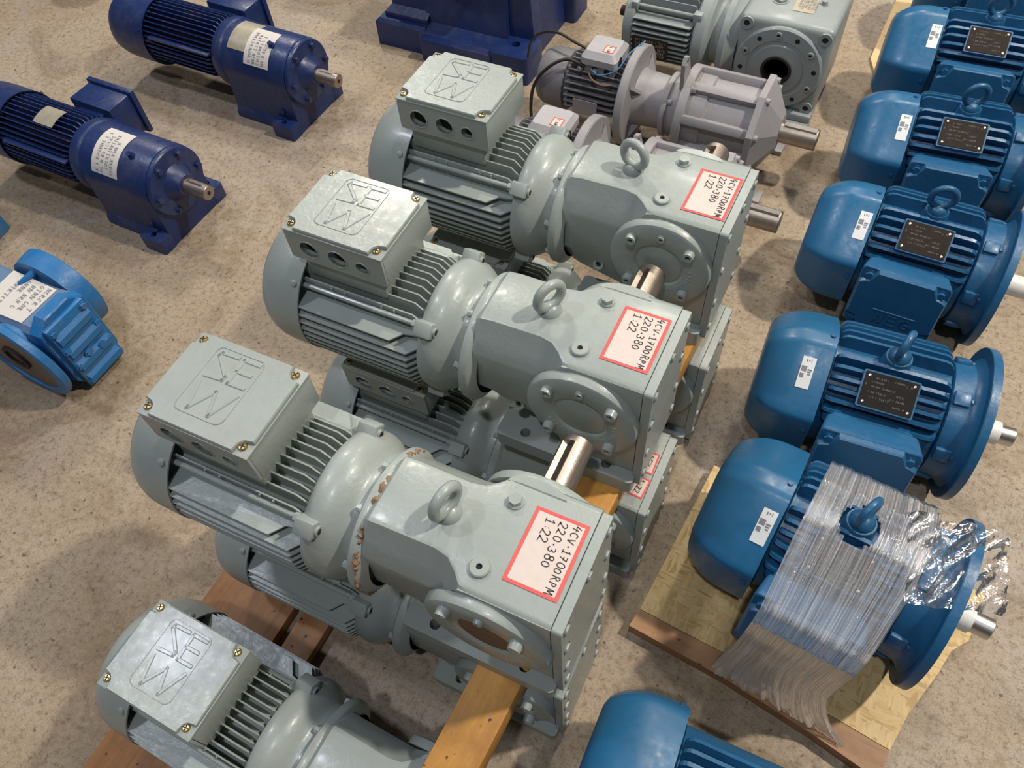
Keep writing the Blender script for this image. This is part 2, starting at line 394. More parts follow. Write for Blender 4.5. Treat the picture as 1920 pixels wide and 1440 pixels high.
def hexbolt(r, h, mat, n=6):
    m = MB(); m.cyl((0, 0, 0), (0, 0, h * .25), r * 1.25, n=18); m.cyl((0, 0, h * .25), (0, 0, h), r, r * .96, n=n); return mesh_of(m, 'hex_bolt', mat, 25)
_m = MB(); _m.lathe([(0, 0), (0, .0132), (.0045, .0130), (.0058, .0115), (.0058, .004), (.002, .004)], (0, 0, 0), (0, 0, 1), 24); _m.dark = len(_m.f); _m.cyl((0, 0, .001), (0, 0, .0025), .0042, n=6); OILP = mesh_of(_m, 'oil_plug', 'grey_green_paint')
HEXB = {'g': hexbolt(.009, .010, 'grey_green_paint'), 'n': hexbolt(.0085, .011, 'navy_paint'), 'b': hexbolt(.008, .008, 'blue_paint'), 'w': hexbolt(.008, .012, 'worn_grey_paint'),
        's': hexbolt(.008, .008, 'sky_blue_paint'), 'o': hexbolt(.008, .010, 'old_grey_paint')}
def brass_screw():
    m = MB(); m.lathe([(0, 0), (0, .0062), (.0018, .0060), (.0034, .0044), (.0038, 0)], (0, 0, 0), (0, 0, 1), 16); return mesh_of(m, 'lid_screw', 'brass', 40)
BRASS = brass_screw()
_c = MB(); _c.box(-.004, .004, -.0007, .0007, .0034, .0041); _c.box(-.0007, .0007, -.004, .004, .0034, .0041); CROSS = mesh_of(_c, 'cross_slot', 'rust_and_slot_shade')
def eyebolt_mesh(mat, R0=.0215, r=.0074, zc=.033, base=.0180):
    m = MB(); m.tube([(R0 * math.cos(2 * PI * k / 28), 0, zc + R0 * math.sin(2 * PI * k / 28)) for k in range(28)], r, 12, True)
    m.lathe([(0, 0), (0, base), (.004, base), (.010, base * .78), (.014, base * .5), (.016, 0)], (0, 0, 0), (0, 0, 1), 24)
    return mesh_of(m, 'eye_bolt', mat, 50)
EYE = {'g': eyebolt_mesh('grey_green_paint'), 'b': eyebolt_mesh('blue_paint', .0235, .0068, .034, .02)}

def fin_mesh(pts, th, name, mat, taper=.6):
    """fin: outline pts (x, h) lying in the xz plane, h = 0 at its root, thickness th along y"""
    m = MB(); a = [(x, -th / 2, h) if h <= 1e-6 else (x, -th / 2 * taper, h) for x, h in pts]; b = [(x, -y, h) for x, y, h in a]
    m.loft([a, b]); return mesh_of(m, name, mat, 20)

def sew_unit():
    G_ = 'grey_green_paint'
    t = thing('gearmotor', '', 'gearmotor')
    # fan cowl
    m = MB(); Rc = .1165
    prof = [(-.092, 0), (-.092, .080), (-.090, .090), (-.085, .0985), (-.077, .1055), (-.067, .111), (-.054, .1148), (-.038, .1162), (-.025, Rc), (.0, Rc), (.0, Rc - .003), (-.03, Rc - .004), (-.03, 0)]
    m.lathe(prof, (0, 0, AX), (1, 0, 0), 56); cowl = m.build('fan_cowl', G_, t, 35)
    m = MB(); m.lathe([(0, 0), (0, .0055), (.003, .0055), (.0045, .003), (.0045, 0)], (0, 0, 0), (0, 0, 1), 14); cs = mesh_of(m, 'cowl_screw', G_)
    for a in (-45, 45, 135, 225): put(cs, 'cowl_screw', cowl, (-.011, -(Rc - .0005) * math.sin(R(a)), AX + (Rc - .0005) * math.cos(R(a))), (R(a), 0, 0))
    # stator body
    m = MB(); m.cyl((-.028, 0, AX), (.23, 0, AX), .084, n=48); body = m.build('motor_body', G_, t)
    # upright fins on the crown, level fins on the flanks
    up = fin_mesh([(-.008, 0), (-.008, .047), (.197, .047), (.214, .032), (.214, 0)], .0042, 'cooling_fin', G_)
    for i in range(-5, 6):
        y = i * .0128; top = math.sqrt(max(0, .1085 ** 2 - y * y)); 
        if abs(i) == 5: top = .082
        put(up, 'cooling_fin', body, (0, y, AX + top - .047))
    # plate with cast ribs beside the tie rod
    side = fin_mesh([(-.012, 0), (-.012, .045), (.2, .045), (.213, .028), (.213, 0)], .0042, 'cooling_fin', G_)
    top_side = fin_mesh([(-.006, 0), (-.006, .042), (.17, .042), (.185, .022), (.213, .016), (.213, 0)], .0042, 'cooling_fin', G_)
    for s in (-1, 1):
        for i in range(10):
            dz = .050 - i * .0137; tip = math.sqrt(.1145 ** 2 - dz * dz)
            put(top_side if i == 0 else side, 'cooling_fin', body, (0, s * (tip - (.042 if i == 0 else .045)), AX + dz), (R(90) if s < 0 else R(-90), 0, 0))
        m = MB(); m.cyl((-.012, s * .0705, AX + .0705), (.226, s * .0705, AX + .0705), .0042, n=10); m.cyl((.20, s * .0705, AX + .0705), (.224, s * .0705, AX + .0705), .0075, n=6)
        m.build('tie_rod', G_, t)
        for x in (.05, .075, .142, .165):
            m = MB(); m.box(x - .0015, x + .0015, s * .0655 - .002, s * .0655 + .002, AX + .05, AX + .080); m.build('cast_rib', G_, body)
    # bell flange with lugs
    m = MB(); m.lathe([(.214, .07), (.214, .100), (.216, .107), (.220, .1090), (.226, .1105), (.238, .1105), (.246, .1088), (.254, .1045), (.262, .098), (.269, .092), (.274, .089), (.292, .088), (.292, 0)], (0, 0, AX), (1, 0, 0), 64)
    bell = m.build('bell_flange', G_, t, 40)
    for a in (45, -45, 135, -135):
        c = Vector((.229, -.1 * math.sin(R(a)), AX + .1 * math.cos(R(a))))
        m = MB(); m.box(-.017, .013, -.0125, .0125, -.012, .0235, .003); m.cyl((.010, 0, .011), (.0165, 0, .011), .0072, n=14)
        o = m.build('bell_lug', G_, bell); o.location = c; o.rotation_euler = (R(a), 0, 0)
        m = MB(); m.cyl((.0165, 0, .011), (.0172, 0, .011), .0042, n=10); h = m.build('lug_hole', 'rust_and_slot_shade', bell); h.location = c; h.rotation_euler = (R(a), 0, 0)
    # gearcase flange
    m = MB(); m.lathe([(.287, .07), (.287, .1035), (.2895, .1065), (.300, .1065), (.303, .104), (.312, .09)], (0, 0, AX), (1, 0, 0), 64); m.build('case_flange', G_, t, 40)
    for a in (20, 70, -20, -70, 110, -110):
        put(HEXB['g'], 'flange_bolt', t, (.287, -.097 * math.sin(R(a)), AX + .096 * math.cos(R(a))), (0, R(-90), 0), (.6, .6, .9))
    # gearcase, lofted from the round-shouldered neck to the square case
    def sec(x, w, zt, wt, zs, wb, zb, zm=None, r=.006):
        zm = zm or zb + .03
        half = [(0, zt), (wt - r, zt), (wt, zt - r * .35), (wt + .5 * (w - wt), zt + .5 * (zs - zt)), (w - r * .2, zs + r * .9), (w, zs - r * .4), (w, zm), (wb, zb), (0, zb)]
        return [(x, y, z) for y, z in half] + [(x, -y, z) for y, z in half[-2:0:-1]]
    m = MB(); m.loft([sec(.300, .076, .256, .045, .212, .042, .070, .13), sec(.309, .080, .2665, .049, .213, .044, .066, .132), sec(.33, .080, .2695, .049, .212, .046, .06, .132),
                      sec(.405, .080, .2705, .048, .213, .048, .045, .125), sec(.425, .0805, .2705, .052, .219, .052, .036, .11), sec(.440, .0815, .2705, .064, .238, .062, .03, .08),
                      sec(.452, .083, .2705, .0765, .258, .072, .026), sec(.465, .083, .2705, .0785, .262, .074, .026), sec(.572, .083, .2705, .0785, .262, .074, .026)])
    case = m.build('gear_case', G_, t, 26)
    # end cover with sunk screws
    m = MB(); m.plate(rrect(-.0835, .0795, .008, .2695, .006), [(y, z, .0098) for y, z in ((-.068, .25), (.064, .25), (-.068, .175), (.064, .175), (-.068, .095), (.064, .095), (-.068, .03), (.064, .03), (0, .255))], YZ, .5735, .5865, 14)
    m.box(.5725, .576, -.081, .077, .01, .267); cover = m.build('end_cover', G_, t)
    for y, z in ((-.068, .25), (.064, .25), (-.068, .175), (.064, .175), (-.068, .095), (.064, .095), (-.068, .03), (.064, .03), (0, .255)):
        put(SCREW['g'], 'cap_screw', cover, (.576, y, z), (0, R(90), 0), (.92, .92, 1.45))
    # bearing covers on both sides, near one with hub cap
    for s in (-1, 1):
        m = MB(); m.lathe([(0, 0), (.0, .088), (.008, .088), (.0135, .0855), (.016, .081), (.016, .046), (.0145, .043), (.0125, .0415), (.0125, 0)], (.4875, s * .0825, .175), (0, s, 0), 56)
        dsc = m.build('bearing_cover', G_, t, 30)
        if s < 0:
            for dx in (-1, 1):
                for dz in (-1, 1): put(SCREW['g'], 'cap_screw', dsc, (.4875 + dx * .0487, -.0975, .175 + dz * .0487), (R(90), 0, 0), (1.12, 1.12, 1.35))
            put(SCREW['g'], 'cover_plug', dsc, (.4875, -.0975, .239), (R(90), 0, 0), (.8, .8, .7))
            m = MB()
            for k in range(15):
                a = R(-150 + k * 9 if k < 5 else -75 + (k - 5) * 9); c = Vector((.4875 + .054 * math.cos(a), -.0985, .175 + .054 * math.sin(a)))
                M = Matrix.Translation(c) @ Matrix.Rotation(-a, 4, 'Y'); m.box(-.0028, .0028, -.0008, .0012, -.0012, .0012, M=M)
            tag(m.build('cast_numerals', G_, dsc), kind='stuff')
            m = MB(); m.cyl((.4875, -.0945, .175), (.4875, -.0962, .175), .0385, n=40, b=.001); m.build('hub_cap', G_, dsc)
    shaft('output_shaft', 'steel', t, (.4875, .08, .175), (0, 1, 0), .125, .0235, (.045, .113), R(-28))
    # far side bulge of the case top
    m = MB(); m.prism(circ(.4875, .07, .04, 20, .0155, 0, PI), XY, .2, .2705); m.build('case_boss', G_, case)
    # feet
    for s in (-1, 1):
        m = MB(); y0, y1 = (-.098, -.045) if s < 0 else (.045, .098)
        m.plate(rrect(.337, .577, y0, y1, .008), [(.384, s * .079, .0085), (.527, s * .079, .0085)], XY, 0, .032, 18)
        f = m.build('foot_rail', G_, t)
    m = MB(); m.box(.42, .565, -.06, .06, .004, .034, .003); m.build('case_floor', G_, t)
    # plugs on the case top
    put(HEXB['g'], 'vent_plug', case, (.469, .046, .2703)); put(OILP, 'oil_plug', case, (.4665, -.049, .2703))
    put(SCREW['g'], 'drain_plug', case, (.372, -.066, .10), (R(62), 0, 0), (1.3, 1.3, .9))
    # terminal box
    tb = bpy.data.objects.new('terminal_box', None); col.objects.link(tb); tb.parent = t; tb.empty_display_size = .03
    X0, X1, Y0, Y1, Z0, Z1 = -.009, .1635, -.0635, .0735, .281, .3375
    m = MB(); hol = [(.0300, .3085, .0158), (.0812, .3085, .0158), (.1244, .3075, .0105)]
    m.plate(rrect(X0, X1, Z0, Z1, .004, 3), hol, XZ(Y0), 0, .005, 24); m.box(X0, X1, Y1 - .004, Y1, Z0, Z1, .002); m.box(X0, X0 + .004, Y0 + .003, Y1 - .002, Z0, Z1, .001); m.box(X1 - .004, X1, Y0 + .003, Y1 - .002, Z0, Z1, .001)
    m.box(X0 + .003, X1 - .003, Y0 + .003, Y1 - .003, Z0, Z0 + .004)
    for u, v, r in hol: m.lathe([(0, r + .002), (-.0012, r + .0015), (-.0012, r), (.012, r), (.012, r + .002)], (u, Y0, v), (0, 1, 0), 24)
    sh = m.build('box_shell', G_, tb)
    for k, (u, v, r) in enumerate(hol):
        m = MB(); m.cyl((u, Y0 + .0125, v), (u, Y0 + .013, v), r + .001, n=20); m.build('knockout', 'recess_shade', tb)
    m = MB(); m.box(.004, .15, -.056, .062, .238, .284, .004); m.build('box_pedestal', G_, tb)
    n = .0165; lid = []
    for (cx, cy, sx, sy) in ((X1, Y1, 1, 1), (X0, Y1, -1, 1), (X0, Y0, -1, -1), (X1, Y0, 1, -1)):
        q = [(cx - sx * .0005, cy - sy * (n + .004)), (cx - sx * (n - .005), cy - sy * (n + .002)), (cx - sx * (n - .001), cy - sy * (n - .001)), (cx - sx * (n + .002), cy - sy * (n - .005)), (cx - sx * (n + .004), cy - sy * .0005)]
        lid += q if sx * sy > 0 else q[::-1]
    m = MB(); m.box(X0 - .001, X1 + .001, Y0 - .001, Y1 + .001, Z1, Z1 + .0035, .0012)
    a = [(x, y, Z1 + .002) for x, y in lid]; cxm, cym = (X0 + X1) / 2, (Y0 + Y1) / 2
    m.loft([a, [(x, y, Z1 + .0085) for x, y in lid], [(cxm + (x - cxm) * .985, cym + (y - cym) * .983, Z1 + .0105) for x, y in lid]])
    lo = m.build('box_lid', G_, tb, 28); Zl = Z1 + .0105
    m = MB(); fr = rrect(.0335, .1095, -.0415, .0615, .010, 5); m.strokes([fr + fr[:1]], (0, 0, Zl - .0002), (1, 0, 0), (0, 1, 0), .0022, .0011)
    m.build('emblem_frame', G_, lo, 20)
    m = MB(); S_ = [[(.0700, .0505), (.0450, .0500), (.0640, .0175), (.0460, .0095)], [(.0700, .0505), (.0680, .045)]]
    S_ = [[(.0695, .0540), (.0440, .0530), (.0420, .0485), (.0700, .0225), (.0690, .0170), (.0430, .0150)]]
    E_ = [[(.1030, .0545), (.0780, .0540), (.0790, .0160), (.1040, .0165)], [(.0790, .0355), (.1010, .0360)]]
    W_ = [[(.0430, .0040), (.0530, -.0345), (.0735, -.0010), (.0860, -.0345), (.1035, .0040)]]
    m.strokes(S_ + E_ + W_, (0, 0, Zl - .0002), (1, 0, 0), (0, 1, 0), .0066, .0016); m.build('emblem_letters', G_, lo, 20)
    for x in (0, .15):
        for y in (.064, -.0512):
            s_ = put(BRASS, 'lid_screw', tb, (x, y, Z1 + .0032), (0, 0, random.uniform(0, 1.5))); 
            c = put(CROSS, 'cross_slot', s_)
    return t
proto = sew_unit()
def find(o, name): return [c for c in o.children_recursive if c.name.split('.')[0] == name]
def place_sew(root, s1, yaw, label):
    p = Matrix.Rotation(yaw, 4, 'Z') @ Vector((0, .064, .345))
    root.location = Vector(s1) - p; root.rotation_euler = (0, 0, yaw); root['label'] = label; root['group'] = 'grey-green gearmotors stacked two high'
def sticker(root, x0, x1, y0, y1, z, lines, size, rz=0., border=.0045, tilt=0.):
    """red-bordered paper; writing runs toward -y with its top toward +x"""
    st = MB(); w, h = (x1 - x0) / 2, (y1 - y0) / 2; st.plate(rrect(-w, w, -h, h, .002, 2), [], XY, 0, .0006)
    o = st.build('sticker', 'sticker_paper', root); o.location = ((x0 + x1) / 2, (y0 + y1) / 2, z); o.rotation_euler = (0, tilt, rz)
    o['label'] = 'white paper sticker with red border and handwriting'
    b = MB()
    for q in ((-w, w, -h, -h + border), (-w, w, h - border, h), (-w, -w + border, -h + border, h - border), (w - border, w, -h + border, h - border)): b.box(q[0], q[1], q[2], q[3], .0003, .0009)
    b.build('sticker_border', 'red_print', o)
    k = MB()
    for i, (tx, yo, xo, sz) in enumerate(lines): k.strokes(text(tx, sz), (xo, yo, .0012), (0, -1, 0), (1, 0, 0), .0011 if sz > .006 else .0008)
    k.build('handwriting', 'ink', o, smooth=False)
    return o
def eye_on(root, rz):
    case = find(root, 'gear_case')[0]; put(EYE['g'], 'eye_bolt', case, (.3985, 0, .268), (0, 0, rz))
LN = [('4CV.1700RPM', .0455, .0165, .0078), ('220.380', .0435, -.001, .0085), ('1:22', .043, -.0185, .0085)]
uA = proto; uB = copy_tree(proto); uC = copy_tree(proto)
lA = copy_tree(proto); lB = copy_tree(proto); lC = copy_tree(proto); uD = copy_tree(proto)
place_sew(uA, (0, 0, .67), 0, 'upper grey-green gearmotor farthest from the viewer, with an eye bolt ring facing us')
place_sew(uB, (-.0006, -.3302, .67), R(.815), 'upper grey-green gearmotor in the middle, between the other two upper ones')
place_sew(uC, (.0201, -.6742, .67), R(1.16), 'nearest upper grey-green gearmotor, with brown sealant around its case flange')
place_sew(lA, (.018, -.02, .345), R(.3), 'bottom grey-green gearmotor under the farthest upper gearmotor')
place_sew(lB, (.022, -.344, .345), R(.6), 'bottom grey-green gearmotor whose end carries two small red-bordered stickers')
place_sew(lC, (.018, -.672, .345), R(1.0), 'bottom grey-green gearmotor under the nearest upper gearmotor')
place_sew(uD, (.0116, -.9651, .345), R(-.86), 'single low grey-green gearmotor at the bottom edge, nothing stacked on its motor')
eye_on(uA, R(-18)); eye_on(uB, R(62)); eye_on(uC, R(78))
sticker(uA, .5005, .5705, -.058, .044, .2708, LN, .0072, 0); sticker(uB, .4965, .5665, -.052, .049, .2708, LN, .0072, 0); sticker(uC, .4965, .5665, -.0505, .052, .2708, LN, .0072, 0)
sticker(lB, .543, .5705, -.0085, .034, .2708, [('4CV', .014, -.003, .0068)], .006, R(2), .003); sticker(lB, .5455, .5715, -.057, -.018, .2708, [('1:22', .015, -.006, .0072)], .006, R(-4), .003)
sticker(lA, .495, .553, -.032, .006, .2708, LN[2:], .006, 0, .003)
def sealant(root, x, r, parts=None):
    rn = random.Random(5)
    for a0, a1, w in ((-62, -20, .0035), (-14, 22, .0055), (26, 44, .003), (48, 70, .0045), (74, 100, .0028), (104, 128, .002)):
        n = 22; P = []
        for k in range(n):
            a = R(a0 + (a1 - a0) * k / (n - 1)); q = r + rn.uniform(-.0012, .0006); P.append((x + rn.uniform(-.002, .0025), -q * math.sin(a), AX + q * math.cos(a)))
        m = MB(); m.tube(P, lambda t: .0012 + w * abs(math.sin(PI * t)) * (.55 + .45 * math.sin(t * 23 + a0)), 8); m.build('sealant', 'brown_sealant', root, 60)
sealant(uC, .3, .105)
for o in [c for c in find(uC, 'cap_screw') if c.parent.name.startswith('bearing_cover') and c.location.z < .15]: bpy.data.objects.remove(o)
for root in (lA, lB, lC, uD):
    for q in find(root, 'vent_plug') + find(root, 'oil_plug'): bpy.data.objects.remove(q)
    m = MB(); m.cyl((.3985, 0, .2703), (.3985, 0, .2709), .012, n=20); m.build('threaded_hole', 'rust_and_slot_shade', find(root, 'gear_case')[0])
# brown worn hub of the nearest upper unit
for o in find(uC, 'hub_cap'):
    o.data = o.data.copy(); o.data.materials[0] = MATS['brown_rust']

# timbers
m = MB(); m.box(-.035, .035, -.92, .66, .2728, .3245, .002); bm_ = m.build('timber_beam', 'beam_wood', None)
bm_.location = (.5235, -.62, 0); bm_.rotation_euler = (0, 0, R(-1.8)); tag(bm_, 'long orange timber beam lying on the bottom row, carrying the upper gearmotors', 'timber', kind='thing')
for i, (x0, x1, y0, y1, z1, mt, lab) in enumerate(((-.118, .055, -1.5, .15, .030, 'plank_wood', 'wide brown floor plank under the grey-green motors, outer of the two'), (.075, .135, -1.45, .12, .030, 'plank_wood', 'narrow dark floor plank under the grey-green motors, inner of the two'))):
    m = MB(); m.box(x0, x1, y0, y1, 0, z1, .002); o = m.build('wooden_plank', mt, None); tag(o, lab, 'plank', 'planks under the stack', 'thing')

# ------------------------------------------------------------------ blue flange motors
RF = .149
CORN = [(-174, .136), (-118, .143), (-69, .143), (-7, .136), (7, .136), (69, .143), (118, .143), (174, .136), (186, .136)]
def cowl_r(t):
    d = math.degrees(t) % 360
    if d > 186: d -= 360
    for (a0, r0), (a1, r1) in zip(CORN, CORN[1:]):
        if a0 <= d <= a1:
            A0, A1, T = R(a0), R(a1), R(d); chord = r0 * r1 * math.sin(A1 - A0) / (r0 * math.sin(T - A0) + r1 * math.sin(A1 - T))
            f = (d - a0) / (a1 - a0); e = min(d - a0, a1 - d); k = .82 if e > 7 else .82 * (e / 7) ** .5 if e > 0 else 0; k = .8; return k * chord + (1 - k) * (r0 + (r1 - r0) * f)
    return .136
def weg_motor():
    B_ = 'blue_paint'
    t = thing('electric_motor', '', 'motor')
    m = MB(); c0 = lambda tt, a: cowl_r(tt) / .136
    m.lathe([(-.384, 0), (-.384, .080), (-.383, .092), (-.379, .102), (-.370, .1125), (-.356, .1225), (-.340, .1295), (-.325, .1335), (-.310, .1355), (-.295, .136), (-.262, .136), (-.262, .133), (-.29, .132), (-.29, 0)], (0, 0, 0), (1, 0, 0), 108, c0)
    cowl = m.build('fan_cowl', 'blue_cowl_paint', t, 40)
    for a in (-4, 80, 176, -90):
        r = cowl_r(R(a)); put(HEXB['b'], 'cowl_screw', cowl, (-.2725, -r * math.sin(R(a)), r * math.cos(R(a)) - .001), (R(a), 0, 0), (.62, .62, .5))
    # barcode sticker without its code square
    def strip(x0, x1, a0, a1, lift, n=8):
        mm = MB(); secs = []
        for k in range(n + 1):
            T = R(a0 + (a1 - a0) * k / n); r = cowl_r(T); secs.append([(x, -(r + l) * math.sin(T), (r + l) * math.cos(T)) for x, l in ((x0, lift), (x1, lift), (x1, lift - .0006), (x0, lift - .0006))])
        return mm.loft(secs)
    st = strip(-.2925, -.2685, 19, 46, .0012).build('cowl_sticker', 'white_sticker', cowl)
    st['label'] = 'white printed sticker'
    m = MB()
    for x0, x1, a0, a1 in ((-.285, -.283, 21, 23), (-.281, -.2785, 21.3, 22.2), (-.2765, -.2755, 20.5, 23), (-.2905, -.281, 27, 31.5), (-.279, -.2715, 29, 30.2), (-.279, -.2725, 31, 32), (-.2775, -.2725, 33, 34), (-.2905, -.2835, 33.5, 37)):
        q = strip(x0, x1, a0, a1, .0018, 2); m.add(q.v, q.f)
    m.build('sticker_print', 'grey_ink', st)
    # ribbed frame
    m = MB(); m.lathe([(-.29, 0), (-.29, .1), (-.262, .104), (-.258, .1085), (-.056, .1085), (-.054, .106), (-.054, 0)], (0, 0, 0), (1, 0, 0), 64); body = m.build('motor_frame', B_, t, 40)
    fo = [(-.257, 0)] + [(-.257 + .016 * (1 - math.cos(R(k * 22.5))), .012 + .0145 * math.sin(R(k * 22.5))) for k in range(5)] + [(-.075 + .019 * math.sin(R(k * 22.5)), .005 + .0215 * math.cos(R(k * 22.5))) for k in range(5)] + [(-.056, 0)]
    fin = fin_mesh(fo, .0105, 'cooling_fin', B_, .62)
    for a in [10.5 + 9.3 * k for k in range(6)] + [-10 - 8.6 * k for k in range(6)]:
        put(fin, 'cooling_fin', body, (0, -.1075 * math.sin(R(a)), .1075 * math.cos(R(a))), (R(a), 0, 0), (1, 1, 1.0))
    # broad lower rib and shoulder that carries the terminal box
    m = MB(); m.prism([(-.250, .06), (-.250, .118), (-.243, .127), (-.08, .127), (-.066, .116), (-.062, .06)], lambda u, v, w: (u, w, v), -.012, .012)
    o = m.build('frame_rib', B_, body); o.rotation_euler = (R(63), 0, 0)
    # lifting eye on its boss
    m = MB(); m.lathe([(0, 0), (0, .029), (.028, .025), (.034, .023), (.034, 0)], (-.155, 0, .104), (0, 0, 1), 24); m.build('eye_boss', B_, t, 40)
    put(EYE['b'], 'eye_bolt', t, (-.155, 0, .1375))
    # flange end
    m = MB(); m.lathe([(-.052, .06), (-.052, .109), (-.050, .1115), (-.020, .1135), (-.010, .117), (-.004, .123), (.0, .13), (.006, .13)], (0, 0, 0), (1, 0, 0), 64); bell = m.build('flange_shield', B_, t, 40)
    for a in (17, 72, -38, 128, -90):
        m = MB(); m.box(-.0485, -.020, -.0135, .0135, .104, .1195, .003); o = m.build('shield_lug', B_, bell); o.rotation_euler = (R(a), 0, 0)
        put(HEXB['b'], 'lug_bolt', bell, (-.020, -.112 * math.sin(R(a)), .112 * math.cos(R(a))), (0, R(90), 0), (.7, .7, .8))
    m = MB(); m.plate(circ(0, 0, RF, 72), [(.1325 * math.cos(R(a)), .1325 * math.sin(R(a)), .0075) for a in (22.5, 67.5, 112.5, 157.5, 202.5, 247.5, 292.5, 337.5)], YZ, 0, .014, 14)
    m.lathe([(.0, RF), (-.0015, RF - .001), (-.0015, .118), (0, .118)], (0, 0, 0), (1, 0, 0), 72); m.build('flange', B_, t, 40)
    shaft('output_shaft', 'bright_steel', t, (.01, 0, 0), (1, 0, 0), .083, .0185, (.03, .08), R(-60))
    # nameplate on its pad
    U_, V_ = Vector((1, 0, 0)), Vector((0, .878, .479)); W_ = U_.cross(V_); O_ = Vector((-.158, -.0749, .1200))
    F_ = lambda u, v, w: tuple(O_ + U_ * u + V_ * v + W_ * w)
    m = MB(); m.plate(rrect(-.0485, .0485, -.0345, .0345, .003, 2), [], F_, -.022, -.0018); pad = m.build('plate_pad', B_, t)
    m = MB(); m.plate(rrect(-.0455, .0455, -.0315, .0315, .002, 2), [], F_, -.0018, -.0004); np_ = m.build('nameplate', 'plate_black', t)
    np_['label'] = 'black riveted nameplate'
    m = MB(); m.lathe([(0, 0), (0, .0026), (.001, .0024), (.0016, 0)], (0, 0, 0), (0, 0, 1), 10); rv = mesh_of(m, 'rivet', 'bright_steel')
    for u in (-.0385, .0385):
        for v in (-.0245, .0245):
            o = put(rv, 'rivet', np_, F_(u, v, -.0004)); o.rotation_euler = (R(29), 0, 0)
    m = MB()
    for k, (u, v, w, sz) in enumerate(((-.026, .020, .02, .0028), (-.032, .0125, .02, .0024), (-.034, .004, .045, .0026), (.006, .0215, .018, .0022), (.026, .018, .008, .004), (.014, -.003, .014, .003), (.004, -.012, .026, .003), (-.034, -.007, .03, .0032), (-.03, -.016, .034, .0032), (.012, -.023, .02, .002), (-.041, -.012, .003, .0036), (-.041, .006, .003, .0036))):
        m.strokes(scribble(w, sz, k + 5), F_(u, v, .0001), U_, V_, .0005)
    m.build('plate_print', 'plate_print', np_, smooth=False)
    # terminal box on the near flank
    n_ = Vector((0, -.978, .208)); D_ = Vector((0, .208, .978)); TO = Vector((-.1655, -.1995, .0375))      # lid centre, normal, up
    H_ = lambda u, v, w: tuple(TO + U_ * u + D_ * v + n_ * w)
    hw, hh = .0855, .069
    tb = bpy.data.objects.new('terminal_box', None); col.objects.link(tb); tb.parent = t; tb.empty_display_size = .03
    m = MB(); q = rrect(-hw, hw, -hh, hh, .010, 4); m.loft([[H_(u * .93, v * .9, -.062) for u, v in q], [H_(u, v, -.024) for u, v in q], [H_(u, v, -.0195) for u, v in q]]); m.build('box_body', B_, tb)
    m = MB(); m.loft([[H_(u * .8, v * .75, -.115) for u, v in q], [H_(u * .86, v * .82, -.058) for u, v in q]]); m.build('box_neck', B_, tb)
    k = .026; lid = []
    for (sx, sy) in ((1, 1), (-1, 1), (-1, -1), (1, -1)):
        a = [(sx * hw, sy * (hh - k - .004)), (sx * (hw - .006), sy * (hh - k)), (sx * (hw - k * .72), sy * (hh - k * .85)), (sx * (hw - k), sy * (hh - .008)), (sx * (hw - k - .005), sy * hh)]
        lid += a if sx * sy > 0 else a[::-1]
    m = MB(); m.loft([[H_(u * 1.01, v * 1.012, -.0192) for u, v in q], [H_(u * 1.01, v * 1.012, -.0135) for u, v in q], [H_(u * .99, v * .99, -.012) for u, v in q]])
    m.loft([[H_(u, v, -.013) for u, v in lid], [H_(u * .985, v * .98, -.003) for u, v in lid], [H_(u * .955, v * .945, 0) for u, v in lid]])
    lo = m.build('box_lid', B_, tb, 30)
    rotl = Matrix((U_, D_, n_)).transposed().to_euler()
    for sx in (-1, 1):
        for sy in (-1, 1): put(HEXB['b'], 'lid_bolt', tb, H_(sx * .0688, sy * .052, -.0125), rotl, (1.05, 1.05, 1.1))
    m = MB(); m.strokes([[(-.037, -.0165), (.045, -.0165)]], H_(0, 0, -.0002), U_, D_, .005, .0018)
    for i, ch in enumerate('WEG'):
        m.strokes([[(-.033 + i * .027 + a * .021, -.045 + b * .0165) for a, b in ln] for ln in GL[ch]], H_(0, 0, -.0002), U_, D_, .0048, .0018)
    m.build('embossed_letters', B_, lo, 20)
    # feet
    for s in (-1, 1):
        for x in (-.215, -.105):
            m = MB(); m.prism([(s * .07, -.149), (s * .125, -.149), (s * .125, -.132), (s * .1, -.126), (s * .088, -.06), (s * .06, -.07)], lambda u, v, w: (w, u, v), x - .02, x + .02); m.build('foot', B_, t)
    return t
wproto = weg_motor()
WEGS = [(5, 1.0746, -.3902, .0335, -5.1, 0, 'blue motor wrapped in stretch film on the strand board', 70, .0, 1),
        (4, 1.0668, -.0002, 0, 3.82, -.62, 'bare blue motor on the floor next to the film-wrapped one, legible black nameplate', 72, -.02, 0),
        (3, 1.0593, .3924, 0, -.41, -.51, 'blue motor third from the bottom, its raised lid lettering in full view', 12, 0, 1),
        (2, 1.0651, .768, 0, 4.78, .61, 'blue motor second from the top of the row, brown nameplate, ring facing us', 20, 0, 2),
        (1, 1.062, 1.1212, .0104, 3.33, -.51, 'blue motor at the top of the row beside the yellow board, brown nameplate', 15, .002, 2),
        (6, 1.046, -.835, 0, 2.0, 21, 'blue motor cut off by the bottom edge of the picture', 15, .0, 0),
        (0, 1.09, 1.475, .02, 0, 0, 'film-covered blue motor at the very top right, mostly out of frame', 30, 0, 1)]
WOBJ = {}
for i, (k, x, y, z, yaw, roll, lab, ering, sx, var) in enumerate(WEGS):
    o = wproto if i == 0 else copy_tree(wproto)
    WOBJ[k] = o; o.location = (x, y, z + RF + .0015); o.rotation_euler = (R(roll), 0, R(yaw)); o['label'] = lab; o['group'] = 'blue flange motors in a row'
